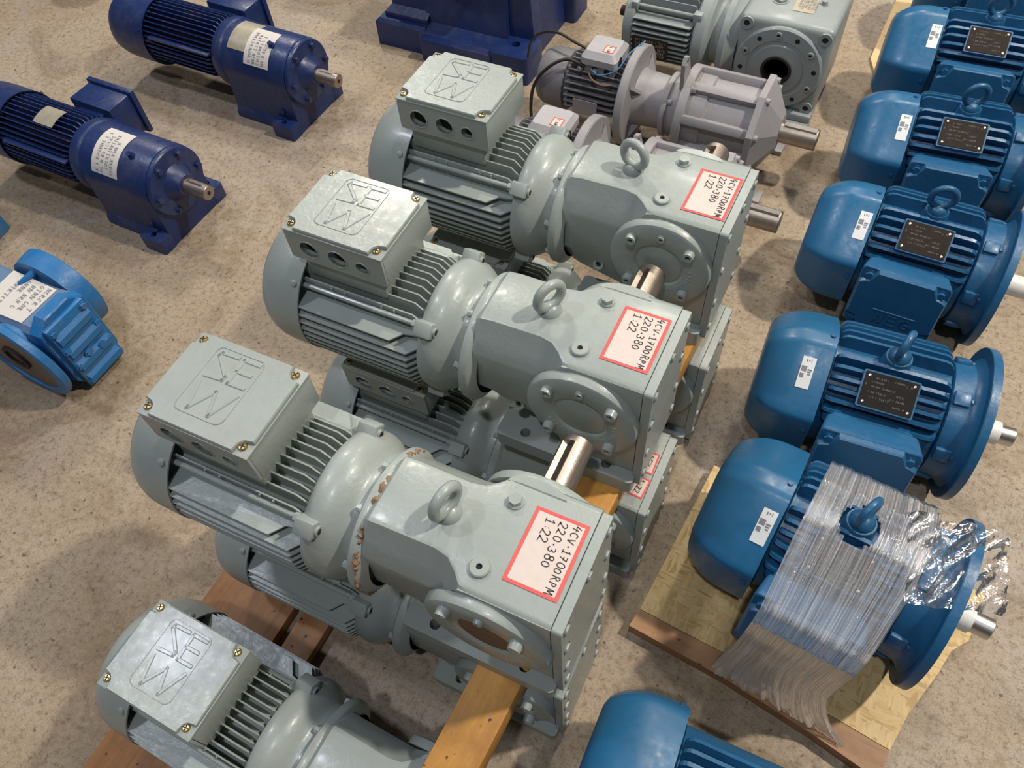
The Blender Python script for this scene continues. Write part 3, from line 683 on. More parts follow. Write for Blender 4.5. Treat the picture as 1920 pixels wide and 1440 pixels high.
for i, (k, x, y, z, yaw, roll, lab, ering, sx, var) in enumerate(WEGS):
    o = WOBJ[k]
    find(o, 'eye_bolt')[0].rotation_euler = (0, 0, R(ering))
    for s in find(o, 'cowl_sticker'): s.location.x += sx
    if var:
        s = find(o, 'nameplate')[0]; s.data = s.data.copy(); s.data.materials[0] = MATS['plate_brown']
    sl = {5: (.016, .062), 4: (.0165, .066), 3: (.034, .08)}.get(k, (.02, .07))
    m = MB(); m.lathe([(sl[0], .0187), (sl[0], .0225), (sl[1], .0225), (sl[1], .0187)], (0, 0, 0), (1, 0, 0), 28); m.build('shaft_sleeve', 'sleeve_white', o)
    if k == 6:
        for q in find(o, 'foot'): bpy.data.objects.remove(q)

# pallet of strand board on boards
pz = .0325
m = MB(); m.prism([(.6465, -.5545), (.674, -.212), (1.20, -.262), (1.187, -.36), (1.163, -.392), (1.150, -.44), (1.118, -.53), (1.103, -.5985), (.82, -.5655)], XY, .016, pz); o = m.build('strand_board', 'strand_board', None, smooth=False)
tag(o, 'yellow strand board on the floor under the film-wrapped blue motor', 'board')
m = MB(); m.prism([(.640, -.592), (.646, -.556), (.82, -.567), (1.102, -.600), (1.098, -.652), (.985, -.630), (.82, -.606)], XY, .0, pz + .001); o = m.build('edge_plank', 'pallet_wood', None, smooth=False)
tag(o, 'brown weathered plank along the front edge of the strand board', 'plank')
for i, (y, lab) in enumerate(((-.3, 'pallet batten hidden below the back of the strand board'), (-.45, 'pallet batten hidden below the middle of the strand board'))):
    pass
m = MB(); m.box(.66, 1.12, -.46, -.40, 0, .0158, .001); o = m.build('support_batten', 'pallet_wood', None); tag(o, 'thin batten beneath the strand board that carries the wrapped motor', 'batten')
# second pallet board at the top right
m = MB(); m.prism([(.652, 1.300), (.70, 1.18), (.98, 1.2), (.98, 1.9), (.66, 1.9)], XY, .0, .0095)
o = m.build('yellow_board', 'pale_wood', None, smooth=False); tag(o, 'pale yellow wooden board under the motors at the top right corner', 'board')

# stretch film around the wrapped motor (local coordinates of that motor)
def film_wrap(root):
    path = [(.10, -.06), (.128, .02), (.118, .085), (.088, .125), (.045, .143), (.0, .147), (-.04, .1475), (-.085, .137), (-.125, .125), (-.165, .117), (-.196, .110), (-.212, .085), (-.217, .04), (-.219, .0), (-.222, -.03), (-.225, -.065), (-.229, -.10), (-.234, -.128), (-.240, -.1465)]
    xl = [-.215, -.222, -.226, -.229, -.231, -.233, -.235, -.236, -.236, -.236, -.236, -.238, -.240, -.242, -.244, -.250, -.256, -.261, -.266]
    xr = [-.06, -.060, -.058, -.056, -.054, -.054, -.055, -.058, -.064, -.07, -.076, -.080, -.083, -.085, -.086, -.078, -.064, -.045, -.022]
    nt_, sub = 90, 5; rows = []
    P = []
    for i in range(len(path) - 1):
        for k in range(sub):
            f = k / sub; P.append((path[i][0] * (1 - f) + path[i + 1][0] * f, path[i][1] * (1 - f) + path[i + 1][1] * f, xl[i] * (1 - f) + xl[i + 1] * f, xr[i] * (1 - f) + xr[i + 1] * f, (i + f) / (len(path) - 1)))
    P.append((*path[-1], xl[-1], xr[-1], 1.)); rn = random.Random(11)
    ph = [rn.uniform(0, 6.28) for _ in range(6)]
    m = MB(); uvs = []
    for j, (y, z, a, b, s) in enumerate(P):
        y0, z0 = P[max(0, j - 1)][:2]; y1, z1 = P[min(len(P) - 1, j + 1)][:2]; ny, nz = (z1 - z0), -(y1 - y0); l = math.hypot(ny, nz) or 1; ny, nz = ny / l, nz / l
        for k in range(nt_ + 1):
            t = k / nt_; fold = .0007 * math.sin(t * 70 + ph[0] + 2 * math.sin(s * 5)) + .0005 * math.sin(t * 150 + ph[1] + 3 * s) + .0009 * math.sin(t * 29 + s * 9 + ph[2])
            if s > .74: fold = fold * (1 + 1.5 * (s - .74) / .26) + .0022 * math.sin(t * 118) * (s - .74) / .26
            if s > .8: t = t + .035 * math.sin(t * 14 + 1) * (s - .8) / .2
            x = a + (b - a) * t; yy = y + abs(ny) * 0; q = .0025 + fold
            m.v.append((x, y - ny * q * (1 if True else 1), z - nz * q)); uvs.append((t, s))
    W = nt_ + 1
    for j in range(len(P) - 1):
        for k in range(nt_):
            s = (P[j][4] + P[j + 1][4]) / 2; x, y, z = m.v[j * W + k]
            if ((x + .157) / .030) ** 2 + ((y + .008) / .036) ** 2 < 1 and z > .1: continue
            m.f.append([j * W + k, j * W + k + 1, (j + 1) * W + k + 1, (j + 1) * W + k])
    m.uv = uvs; o = m.build('stretch_film', 'stretch_film', root, 60); return o
fo_ = film_wrap(None)
fo_.matrix_world = Matrix.Translation(WOBJ[5].location) @ Matrix.Rotation(R(-5.1), 4, 'Z')
tag(fo_, 'clear stretch film wrapped over the blue motor and fanning out onto the board', 'film')
def crumple(corners, nu, nv, amp, seed):
    rn = random.Random(seed); ph = [(rn.uniform(3, 16), rn.uniform(3, 16), rn.uniform(0, 6.28)) for _ in range(7)]; A, B, C_, D2 = [Vector(c) for c in corners]
    m = MB(); uv = []; nrm = (B - A).cross(D2 - A).normalized()
    for i in range(nu + 1):
        for j in range(nv + 1):
            u, v = i / nu, j / nv; p = A * (1 - u) * (1 - v) + B * u * (1 - v) + C_ * u * v + D2 * (1 - u) * v
            h = sum(abs(math.sin(a * u + b * v + c)) for a, b, c in ph) / 7 - .6
            e = .006 * math.sin(17 * u + seed) * (1 - v)
            m.v.append(tuple(p + nrm * h * amp + Vector((e, e, 0)))); uv.append((u, v))
    for i in range(nu):
        for j in range(nv): a = i * (nv + 1) + j; m.f.append([a, a + nv + 1, a + nv + 2, a + 1])
    m.uv = uv; return m
f2 = crumple(((-.098, .050, .150), (.030, .082, .150), (.070, -.034, .128), (-.062, -.095, .138)), 34, 34, .028, 4).build('loose_film', 'clear_film', None, 60)
f2.matrix_world = fo_.matrix_world.copy(); tag(f2, 'loose crumpled sheet of clear film lying over the flange of the wrapped motor', 'film')
f3 = crumple(((-.3, -.10, .15), (-.02, -.12, .16), (-.02, .12, .20), (-.3, .12, .20)), 34, 34, .03, 9).build('loose_film', 'clear_film', None, 60)
f3.location = WOBJ[0].location; tag(f3, 'clear film over the motor in the top right corner', 'film')

# ------------------------------------------------------------------ navy foot-mounted gearmotors
def wrap_strip(x0, x1, a0, a1, r, cz, th=.0007, n=10, skew=0.):
    m = MB(); secs = []
    for k in range(n + 1):
        f = k / n; T = R(a0 + (a1 - a0) * f); s = skew * f; secs.append([(x + s, -q * math.sin(T), cz + q * math.cos(T)) for x, q in ((x0, r), (x1, r), (x1, r + th), (x0, r + th))])
    return m.loft(secs)
def wrap_lines(lines, x0, a0, r, cz, wid, size):
    """pen lines written along the arc (u along -y), line tops toward -x ... (u -> angle, v -> x)"""
    m = MB()
    for ln in lines:
        for (u0, v0), (u1, v1) in zip(ln, ln[1:]):
            def P(u, v): T = R(a0) + u / r; return Vector((x0 + v, -r * math.sin(T), cz + r * math.cos(T)))
            p, q = P(u0, v0), P(u1, v1); t = q - p
            if t.length < 1e-6: continue
            T = R(a0) + (u0 + u1) / 2 / r; nrm = Vector((0, -math.sin(T), math.cos(T))); sd = nrm.cross(t.normalized()) * wid / 2
            m.add([p - sd, q - sd, q + sd, p + sd], [[0, 1, 2, 3]])
    return m
def navy_motor():
    n_ = 'navy_paint'; cz = .155
    t = thing('gearmotor', '', 'gearmotor')
    def sec(x, r, wz):   # arch over a waist
        arcp = [(r * math.sin(R(a)), cz + r * math.cos(R(a))) for a in range(-105, 106, 10)]
        return [(x, y, z) for y, z in arcp + [(r * .98, wz), (.088, .036), (.097, .018), (.097, .0), (-.097, .0), (-.097, .018), (-.088, .036), (-r * .98, wz)]]
    m = MB(); m.loft([sec(-.232, .086, .08), sec(-.226, .0925, .08), sec(-.005, .0925, .08), sec(0, .0905, .08)]); case = m.build('gear_case', n_, t, 26)
    for s in (-1, 1):
        m = MB(); m.plate(rrect(-.072, .002, min(s * .082, s * .127), max(s * .082, s * .127), .006, 3), [(-.036, s * .107, .0085)], XY, .0, .045, 14); m.build('foot_pad', n_, t)
    m = MB(); m.lathe([(0, 0), (0, .089), (.004, .091), (.011, .090), (.014, .087), (.016, .050), (.024, .042), (.042, .029), (.046, .027), (.046, 0)], (0, 0, cz), (1, 0, 0), 56); plate = m.build('end_plate', n_, t, 28)
    for k in range(6):
        a = R(30 + 60 * k); put(HEXB['n'], 'hex_bolt', plate, (.0145, -.073 * math.sin(a), cz + .073 * math.cos(a)), (0, R(90), 0))
    shaft('output_shaft', 'steel', t, (.04, 0, cz), (1, 0, 0), .078, .019, (.012, .062), R(-12))
    put(HEXB['n'], 'vent_plug', case, (-.06, -.035, cz + .085), (R(22), 0, 0), (.9, .9, 1.3)); put(HEXB['n'], 'side_plug', case, (-.04, -.0915, .07), (R(90), 0, 0), (.7, .7, .6))
    # motor
    m = MB(); m.lathe([(-.212, .07), (-.212, .075), (-.222, .0755), (-.226, .093), (-.232, .0965), (-.25, .0965), (-.262, .092), (-.268, .08), (-.268, 0)], (0, 0, cz), (1, 0, 0), 56); m.build('motor_flange', n_, t, 30)
    m = MB(); m.cyl((-.55, 0, cz), (-.262, 0, cz), .072, n=40); body = m.build('motor_body', n_, t)
    fin = fin_mesh([(-.53, 0), (-.53, .025), (-.275, .025), (-.262, .014), (-.262, 0)], .0042, 'cooling_fin', n_)
    for k in range(-13, 14):
        a = k * 8.6
        if abs(a - 0) > 116 or -86 < a < -50: continue
        put(fin, 'cooling_fin', body, (0, -.070 * math.sin(R(a)), cz + .070 * math.cos(R(a))), (R(a), 0, 0))
    m = MB(); m.box(-.5, -.268, -.102, -.07, -.002, .004, .001); o = m.build('wide_rib', n_, body); o.location = (0, .006, cz + .035)
    m = MB(); m.lathe([(-.685, 0), (-.685, .068), (-.680, .082), (-.665, .093), (-.64, .099), (-.61, .1005), (-.522, .1005), (-.522, .098), (-.54, .097), (-.54, 0)], (0, 0, cz), (1, 0, 0), 56); cowl = m.build('fan_cowl', n_, t, 35)
    for a in (60, -60, 180): put(HEXB['n'], 'cowl_screw', cowl, (-.535, -.1 * math.sin(R(a)), cz + .1 * math.cos(R(a))), (R(a), 0, 0), (.5, .5, .4))
    tb = MB(); tb.box(-.41, -.262, .085, .16, .115, .228, .004); b = tb.build('terminal_box', n_, t)
    m = MB(); m.box(-.418, -.254, .160, .176, .106, .236, .004); m.build('box_lid', n_, b)
    m = MB(); m.box(-.38, -.29, .06, .09, .13, .21, .003); m.build('box_neck', n_, b)
    return t
npro = navy_motor(); n2 = npro; n1 = copy_tree(npro)
n2.location = (-.772, .445, 0); n1.location = (-.826, -.068, 0); n1.rotation_euler = (0, 0, R(-1)); n2.rotation_euler = (0, 0, R(-1.5))
tag(n2, 'navy gearmotor farther from the viewer, paper note beside a metal plate on its case', 'gearmotor', 'navy foot-mounted gearmotors')
tag(n1, 'navy gearmotor nearer the viewer, metal plate lying on its motor fins', 'gearmotor', 'navy foot-mounted gearmotors')
def note(root, x0, x1, a0, a1, seed):
    o = wrap_strip(x0, x1, a0, a1, .0932, .155, .0007, 12).build('paper_note', 'paper', root); o['label'] = 'white paper note with rows of pen writing'
    ln = []
    for i in range(4):
        y = x1 - x0; ln += [[(u, v + .014 + (3 - i) * (y - .024) / 4) for u, v in s] for s in scribble(.0945 * R(a1 - a0) * (.85 if i else .7) - .008, .0085, seed + i)]
    m = wrap_lines([[(.0945 * R(a1 - a0) - .006 - u, .0 + v) for u, v in s] for s in ln], x0, a0, .0945, .155, .0013, .01); m.build('pen_writing', 'grey_ink', o, smooth=False)
note(n1, -.180, -.093, -14, 66, 3); note(n2, -.142, -.055, -6, 64, 23)
o = wrap_strip(-.205, -.13, -20, 46, .0930, .155).build('nameplate', 'plate_metal', n2); o['label'] = 'worn silver nameplate'
o = wrap_strip(-.405, -.335, -12, 24, .0955, .155).build('nameplate', 'plate_metal', n1); o['label'] = 'worn silver nameplate on the fins'

# ------------------------------------------------------------------ big navy gear case at the top
def big_case():
    n_ = 'navy_paint'; t = thing('gear_case', 'large navy cast gear case on thick feet, cut off by the top edge', 'gear case', None, (-.53, 1.03, 0))
    X = lambda a: a + .53; Y = lambda b: b - 1.03
    def sc(z, x0, x1, y0, y1): return [(X(x0), Y(y0), z), (X(x1), Y(y0), z), (X(x1), Y(y1), z), (X(x0), Y(y1), z)]
    m = MB(); m.loft([sc(.0, -.64, -.35, .832, 1.25), sc(.075, -.64, -.35, .835, 1.25), sc(.09, -.635, -.352, .88, 1.22), sc(.30, -.62, -.365, .93, 1.18), sc(.46, -.60, -.38, .95, 1.16)]); m.build('case_body', n_, t, 25)
    m = MB(); m.loft([sc(.0, -.78, -.62, .86, 1.22), sc(.10, -.775, -.62, .865, 1.22), sc(.115, -.76, -.62, .89, 1.2), sc(.40, -.74, -.62, .93, 1.15)]); m.build('case_wing', n_, t, 25)
    m = MB(); m.loft([sc(0, -.80, -.62, .835, .96), sc(.075, -.802, -.62, .84, .96), sc(.085, -.79, -.62, .85, .955)]); m.build('foot_pad', n_, t, 25)
    for y0, y1 in ((.808, .925), (1.16, 1.27)):
        m = MB(); m.plate([(X(x), Y(y)) for x, y in rrect(-.378, -.25, y0, y1, .015, 3)], [(X(-.315), Y((y0 + y1) / 2 + .005), .014)], XY, 0, .088, 18); m.build('foot_pad', n_, t, 25)
    m = MB(); m.box(X(-.62), X(-.37), Y(.806), Y(.86), 0, .075, .006); m.build('foot_strip', n_, t)
    for x0, x1 in ((-.35, -.27),):
        m = MB(); m.loft([[(X(x0), Y(.905), .086), (X(x1), Y(.905), .086), (X(x1), Y(.96), .086), (X(x0), Y(.96), .086)], [(X(x0 - .02), Y(.95), .46), (X(x1 - .045), Y(.95), .46), (X(x1 - .045), Y(1.0), .46), (X(x0 - .02), Y(1.0), .46)]]); m.build('corner_rib', n_, t, 25)
    m = MB(); m.loft([[(X(-.37), Y(.95), 0), (X(-.285), Y(.95), 0), (X(-.285), Y(1.17), 0), (X(-.37), Y(1.17), 0)], [(X(-.39), Y(.97), .46), (X(-.33), Y(.97), .46), (X(-.33), Y(1.15), .46), (X(-.39), Y(1.15), .46)]]); m.build('side_wall', n_, t, 25)
    m = MB(); m.cyl((X(-.49), Y(.86), .36), (X(-.49), Y(1.25), .36), .13, n=48, b=.01); m.build('bearing_housing', n_, t)
    m = MB(); m.box(X(-.80), X(-.28), Y(.92), Y(1.2), .46, .5, .008); m.build('case_rim', n_, t)
    return t
big_case()

# ------------------------------------------------------------------ light blue gear unit at the left edge
def sky_unit():
    b_ = 'sky_blue_paint'; t = thing('gear_unit', 'light blue gear unit with ribbed end cover and a paper note on top', 'gear unit', None, (-.818, -.548, 0))
    X = lambda a: a + .83; Y = lambda b: b + .54
    m = MB(); 
    def sec(x, w, zt, ch): return [(X(x), -w + ch, zt), (X(x), w - ch, zt), (X(x), w, zt - ch), (X(x), w, .03), (X(x), w - .02, .012), (X(x), -w + .02, .012), (X(x), -w, .03), (X(x), -w, zt - ch)]
    m.loft([sec(-1.25, .062, .195, .012), sec(-.80, .064, .205, .012), sec(-.748, .066, .212, .012)]); m.build('case_body', 'sky_blue_dusty_paint', t, 25)
    m = MB(); q = [(-.034, .231), (.034, .231), (.066, .205), (.066, .04), (.045, .008), (-.045, .008), (-.066, .04), (-.066, .205)]; m.loft([[(X(-.752), y, z) for y, z in q], [(X(-.725), y, z) for y, z in q], [(X(-.722), y * .96, .12 + (z - .12) * .97) for y, z in q]]); m.build('case_face', b_, t, 25)
    m = MB(); m.box(X(-.724), X(-.708), -.055, .055, .012, .214, .004); cov = m.build('end_cover', b_, t)
    for k in range(4):
        z = .178 - k * .046; m = MB(); m.prism([(-.05, z - .016), (.05, z - .016), (.05, z + .012), (-.05, z + .012)], lambda u, v, w: (X(-.710) + w, u, v), 0, .006)
        m2 = MB(); m2.loft([[(X(-.710), y, zz) for y, zz in ((-.05, z - .017), (.05, z - .017), (.05, z + .015), (-.05, z + .015))], [(X(-.700), y, zz) for y, zz in ((-.048, z - .014), (.048, z - .014), (.048, z + .002), (-.048, z + .002))]]); m2.build('cover_rib', b_, cov)
    for y, z in ((-.045, .2), (.045, .2), (.046, .14), (.046, .085), (.045, .03), (-.045, .03), (-.046, .14), (-.046, .085)): put(HEXB['s'], 'hex_bolt', cov, (X(-.708), y, z), (0, R(90), 0), (1, 1, .9))
    for y, z in ((-.012, .10), (.022, .088)): put(HEXB['s'], 'cover_plug', cov, (X(-.702), y, z), (0, R(90), 0), (1.1, 1.1, .6))
    for s, r, cx in ((-1, .128, -.815), (1, .108, -.868)):
        m = MB(); y0 = .062; y1 = .105 if s < 0 else .115
        m.lathe([(y0, r * .55), (y1 - .022 if s < 0 else y0 + .004, r * .62), (y1 - .02 if s < 0 else y0 + .006, r * .97), (y1 - .016, r), (y1 - .002, r), (y1, r * .98), (y1, r * .82), (y1 - .006, r * .8), (y1 - .006, 0)], (X(cx), 0, .129 if s < 0 else .13), (0, s, 0), 56); fl_ = m.build('output_flange', b_, t, 30)
        m = MB(); m.cyl((X(cx), s * (y1 - .007), .129), (X(cx), s * (y1 - .0045), .129), r * .79, n=48); m.build('flange_face', 'old_steel' if s < 0 else b_, fl_)
        if s < 0:
            m = MB(); m.lathe([(0, .035), (.006, .035), (.006, .026), (-.01, .026)], (X(cx), s * (y1 - .0045), .129), (0, s, 0), 32); m.build('hollow_bore', 'rust_and_slot_shade', fl_)
    m = MB(); m.cyl((X(-.885), .03, .2), (X(-.862), .085, .222), .0085, n=14, b=.002); m.build('breather', 'sky_blue_paint', t)
    nt = MB(); nt.plate([(X(-.925), -.055), (X(-.785), -.052), (X(-.782), .052), (X(-.925), .056)], [], lambda u, v, w: (u, v, w + .2068 - .0 * u), -.0004 + .0002, .0006); no = nt.build('paper_note', 'paper', t); no.rotation_euler = (0, R(-1.2), 0); no['label'] = 'white paper note with rows of pen writing'
    m = MB()
    for i in range(5): m.strokes(scribble(.075 if i != 3 else .05, .010, 40 + i), (X(-.803) - i * .0215, .046, .2092 - .0), (0, -1, 0), (1, 0, 0), .0013)
    m.build('pen_writing', 'grey_ink', no, smooth=False)
    # motor behind, out of frame, with the blue terminal box corner in view
    m = MB(); m.cyl((X(-1.55), 0, .13), (X(-1.25), 0, .13), .1, n=40, b=.01); m.build('motor_body', b_, t)
    return t
sky_unit()
m = MB(); m.box(-.085, .085, -.065, .065, 0, .13, .006); bx = m.build('terminal_box', 'sky_blue_paint', None); bx.location = (-1.385, -.365, 0); bx.rotation_euler = (0, 0, R(8))
m = MB(); m.box(-.09, .09, -.07, .07, .13, .145, .006); m.build('box_lid', 'sky_blue_paint', bx); tag(bx, 'corner of a light blue metal box at the left edge', 'box')
# dark machine whose rounded end dips into the top left
d_ = thing('dark_motor', 'black rounded motor end dipping into the top left edge', 'motor', None, (-2.02, .70, 0))
m = MB(); m.lathe([(0, 0), (0, .07), (.006, .09), (.03, .105), (.2, .108), (.2, 0)], (0, .02, .11), (-.3, .95, 0), 40); b = m.build('fan_cowl', 'black_steel', d_, 35)
m = MB(); m.lathe([(.2, .09), (.45, .09), (.45, 0)], (0, .02, .11), (-.3, .95, 0), 40); m.build('motor_body', 'black_steel', d_)
for s in (-.07, .07):
    m = MB(); m.box(-.3, -.1, .3 + s - .02, .3 + s + .02, 0, .05, .003); m.build('foot', 'black_steel', d_)

# ------------------------------------------------------------------ grey in-line gearmotors behind the stack
def inline_motor():
    w_ = 'worn_grey_paint'; d_ = 'motor_grey_paint'; cz = .142
    t = thing('inline_gearmotor', '', 'gearmotor')
    m = MB(); m.lathe([(-.142, 0), (-.142, .05), (-.136, .066), (-.12, .076), (-.075, .079), (-.055, .079), (-.055, 0)], (0, 0, cz), (1, 0, 0), 40); m.build('fan_cowl', d_, t, 35)
    m = MB(); m.cyl((-.06, 0, cz), (.118, 0, cz), .066, n=40); body = m.build('motor_body', d_, t)
    fin = fin_mesh([(-.045, 0), (-.045, .024), (.095, .024), (.1, .018), (.1, 0)], .005, 'cooling_fin', d_)
    for k in range(-9, 10):
        a = k * 11.5
        put(fin, 'cooling_fin', body, (0, -.062 * math.sin(R(a)), cz + .062 * math.cos(R(a))), (R(a), 0, 0))
    m = MB(); m.plate(rrect(-.015, .055, -.022, .022, .004, 2), [], lambda u, v, w: (u, -.0885 - w, cz - .008 + v), 0, .0015); m.build('nameplate', w_, body)
    m = MB(); m.lathe([(.1, .05), (.1, .075), (.112, .08), (.115, .127), (.118, .130), (.136, .130), (.139, .127), (.142, .075), (.15, .071), (.225, .067), (.225, 0)], (0, 0, cz), (1, 0, 0), 56); fl_ = m.build('motor_flange', w_, t, 30)
    for a in (45, 135, -45, -135):
        m = MB(); m.prism([(.142, .068), (.142, .112), (.165, .068)], lambda u, v, w: (u, w, v), -.004, .004); o = m.build('flange_web', w_, fl_); o.location = (0, 0, cz); o.rotation_euler = (R(a), 0, 0)
    # clamped gear stages
    for x0, x1, r in ((.222, .236, .082), (.268, .292, .112)):
        m = MB(); m.lathe([(x0, .05), (x0, r - .002), (x0 + .002, r), (x1 - .002, r), (x1, r - .002), (x1, .05)], (0, 0, cz), (1, 0, 0), 48); m.build('stage_ring', w_, t, 30)
    m = MB(); m.lathe([(.23, .072), (.27, .076), (.272, .09), (.29, .098), (.335, .098), (.34, .0925), (.462, .0925), (.462, 0)], (0, 0, cz), (1, 0, 0), 56); m.build('gear_case', w_, t, 30)
    oct_ = [(.128 * math.sin(R(a + 22.5)), .128 * math.cos(R(a + 22.5))) for a in range(0, 360, 45)]
    m = MB(); m.loft([[(.458, y, cz + z) for y, z in oct_], [(.474, y, cz + z) for y, z in oct_], [(.48, y * .93, cz + z * .93) for y, z in oct_], [(.515, y * .46, cz + z * .46) for y, z in oct_], [(.522, y * .38, cz + z * .38) for y, z in oct_]]); ep = m.build('end_plate', w_, t, 20)
    for k in range(8):
        a = R(45 * k + 22.5); put(SCREW['w'], 'cap_screw', ep, (.474, .116 * math.sin(a), cz + .116 * math.cos(a)), (0, R(90), 0), (1.0, 1.0, 1.3))
        m = MB(); m.box(.285, .46, -.011, .011, .09, .112, .003); o = m.build('tie_lug', w_, t); o.location = (0, 0, cz); o.rotation_euler = (-a, 0, 0)
    for a, ln in ((16, .075), (-75, .03)):
        m = MB(); m.plate([(-.028, .10), (.028, .10), (.016, .10 + ln), (-.0, .112 + ln), (-.016, .10 + ln)], [(0, .095 + ln, .008)], YZ, .262, .272, 12); o = m.build('lifting_lug', w_, t); o.location = (0, 0, cz); o.rotation_euler = (R(a), 0, 0)
    for k in range(4):
        a = R(40 + 90 * k); put(SCREW['w'], 'cap_screw', t, (.236, .072 * math.sin(a), cz + .072 * math.cos(a)), (0, R(90), 0), (1., 1., 1.2)); put(HEXB['w'], 'hex_bolt', t, (.292, .104 * math.sin(a + .4), cz + .104 * math.cos(a + .4)), (0, R(90), 0))
    shaft('output_shaft', 'steel', t, (.515, 0, cz), (1, 0, 0), .10, .0265, (.012, .094), R(-5))
    for s in (-1, 1):
        m = MB(); m.plate([(s * .03, .002), (s * .128, .002), (s * .128, .025), (s * .09, .08), (s * .03, .08)], [(s * .112, .022, .007)], YZ, .462, .476); m.build('foot_plate', w_, t)
        m = MB(); m.box(.455, .53, s * .105 - .022, s * .105 + .022, 0, .014, .002); m.build('foot_pad', w_, t)
    # terminal box
    bx = MB(); q = rrect(-.006, .082, -.045, .045, .008, 3); bx.loft([[(u, v, cz + .07) for u, v in q], [(u, v, cz + .092) for u, v in q]]); b = bx.build('terminal_box', w_, t)
    m = MB(); m.loft([[(u, v, cz + .094) for u, v in rrect(-.012, .088, -.05, .05, .012, 3)], [(u, v, cz + .112) for u, v in rrect(-.012, .088, -.05, .05, .012, 3)], [(.038 + (u - .038) * .8, v * .72, cz + .127) for u, v in rrect(-.012, .088, -.05, .05, .012, 3)]]); lid = m.build('box_lid', 'pale_grey_paint', b, 25)
    m = MB(); m.plate(rrect(.042, .07, -.03, .0, .002, 2), [], XY, cz + .1272, cz + .1278); st = m.build('sticker', 'sticker_paper', b); st['label'] = 'small red-bordered sticker'
    m = MB()
    for q in ((.042, .07, -.03, -.0275), (.042, .07, -.0025, 0), (.042, .0445, -.03, 0), (.0675, .07, -.03, 0)): m.box(*q, cz + .1279, cz + .1283)
    m.build('sticker_border', 'red_print', st)
    m = MB(); m.strokes(scribble(.02, .006, 77), (.052, -.005, cz + .1285), (0, -1, 0), (1, 0, 0), .0012); m.build('pen_writing', 'ink', st, smooth=False)
    m = MB(); m.cyl((.0882, -.02, cz + .103), (.089, -.02, cz + .103), .012, n=16); m.build('cable_entry', 'recess_shade', b)
    for x in (-.012, .03): put(HEXB['w'], 'box_bolt', b, (x, -.046, cz + .078), (R(90), 0, 0), (.8, .8, .8))
    for x in (.028, .062):
        m = MB(); m.cyl((x, -.0452, cz + .081), (x, -.046, cz + .081), .0085, n=14); m.build('cable_entry', 'recess_shade', b)
    return t
g1 = inline_motor(); g2 = copy_tree(g1)
g1.location = (0, .705, 0); g2.location = (-.004, .392, 0)
tag(g1, 'grey in-line gearmotor lying in full view behind the stack, loose wires at its box', 'gearmotor', 'grey in-line gearmotors')
tag(g2, 'grey in-line gearmotor mostly hidden behind the farthest upper grey-green one', 'gearmotor', 'grey in-line gearmotors')
def cable(name, pts, r, mat, label):
    P = []; n = len(pts); V = [Vector(p) for p in pts]
    for i in range(n - 1):
        a, b, c, d = V[max(0, i - 1)], V[i], V[i + 1], V[min(n - 1, i + 2)]
        for k in range(8):
            s = k / 8; P.append(.5 * ((2 * b) + (c - a) * s + (2 * a - 5 * b + 4 * c - d) * s * s + (3 * b - a - 3 * c + d) * s ** 3))
    P.append(V[-1]); m = MB(); m.tube(P, r, 8); tag(m.build(name, mat, None, 60), label, 'cable')
cable('power_cable', [(.0, .66, .225), (-.05, .655, .238), (-.095, .632, .215), (-.132, .622, .16), (-.140, .612, .09), (-.125, .595, .03), (-.10, .585, .005)], .0045, 'cable_black', 'black cable looping over the end of the grey in-line motor')
cable('loose_wire', [(-.01, .70, .25), (-.05, .70, .262), (-.10, .72, .262), (-.15, .735, .245), (-.20, .755, .20), (-.235, .79, .115)], .0035, 'cable_black', 'dark loose wire stretching from the grey motor box toward the navy case')
cable('blue_wire', [(.02, .652, .228), (.05, .640, .225), (.09, .66, .238), (.105, .70, .262), (.13, .75, .275)], .0019, 'cable_blue', 'thin blue wire hanging out of the grey in-line motor box')
cable('brown_wire', [(.012, .655, .222), (.03, .635, .212), (.06, .630, .205), (.085, .635, .208)], .003, 'brown_rust', 'short brown wire under the grey in-line motor box')

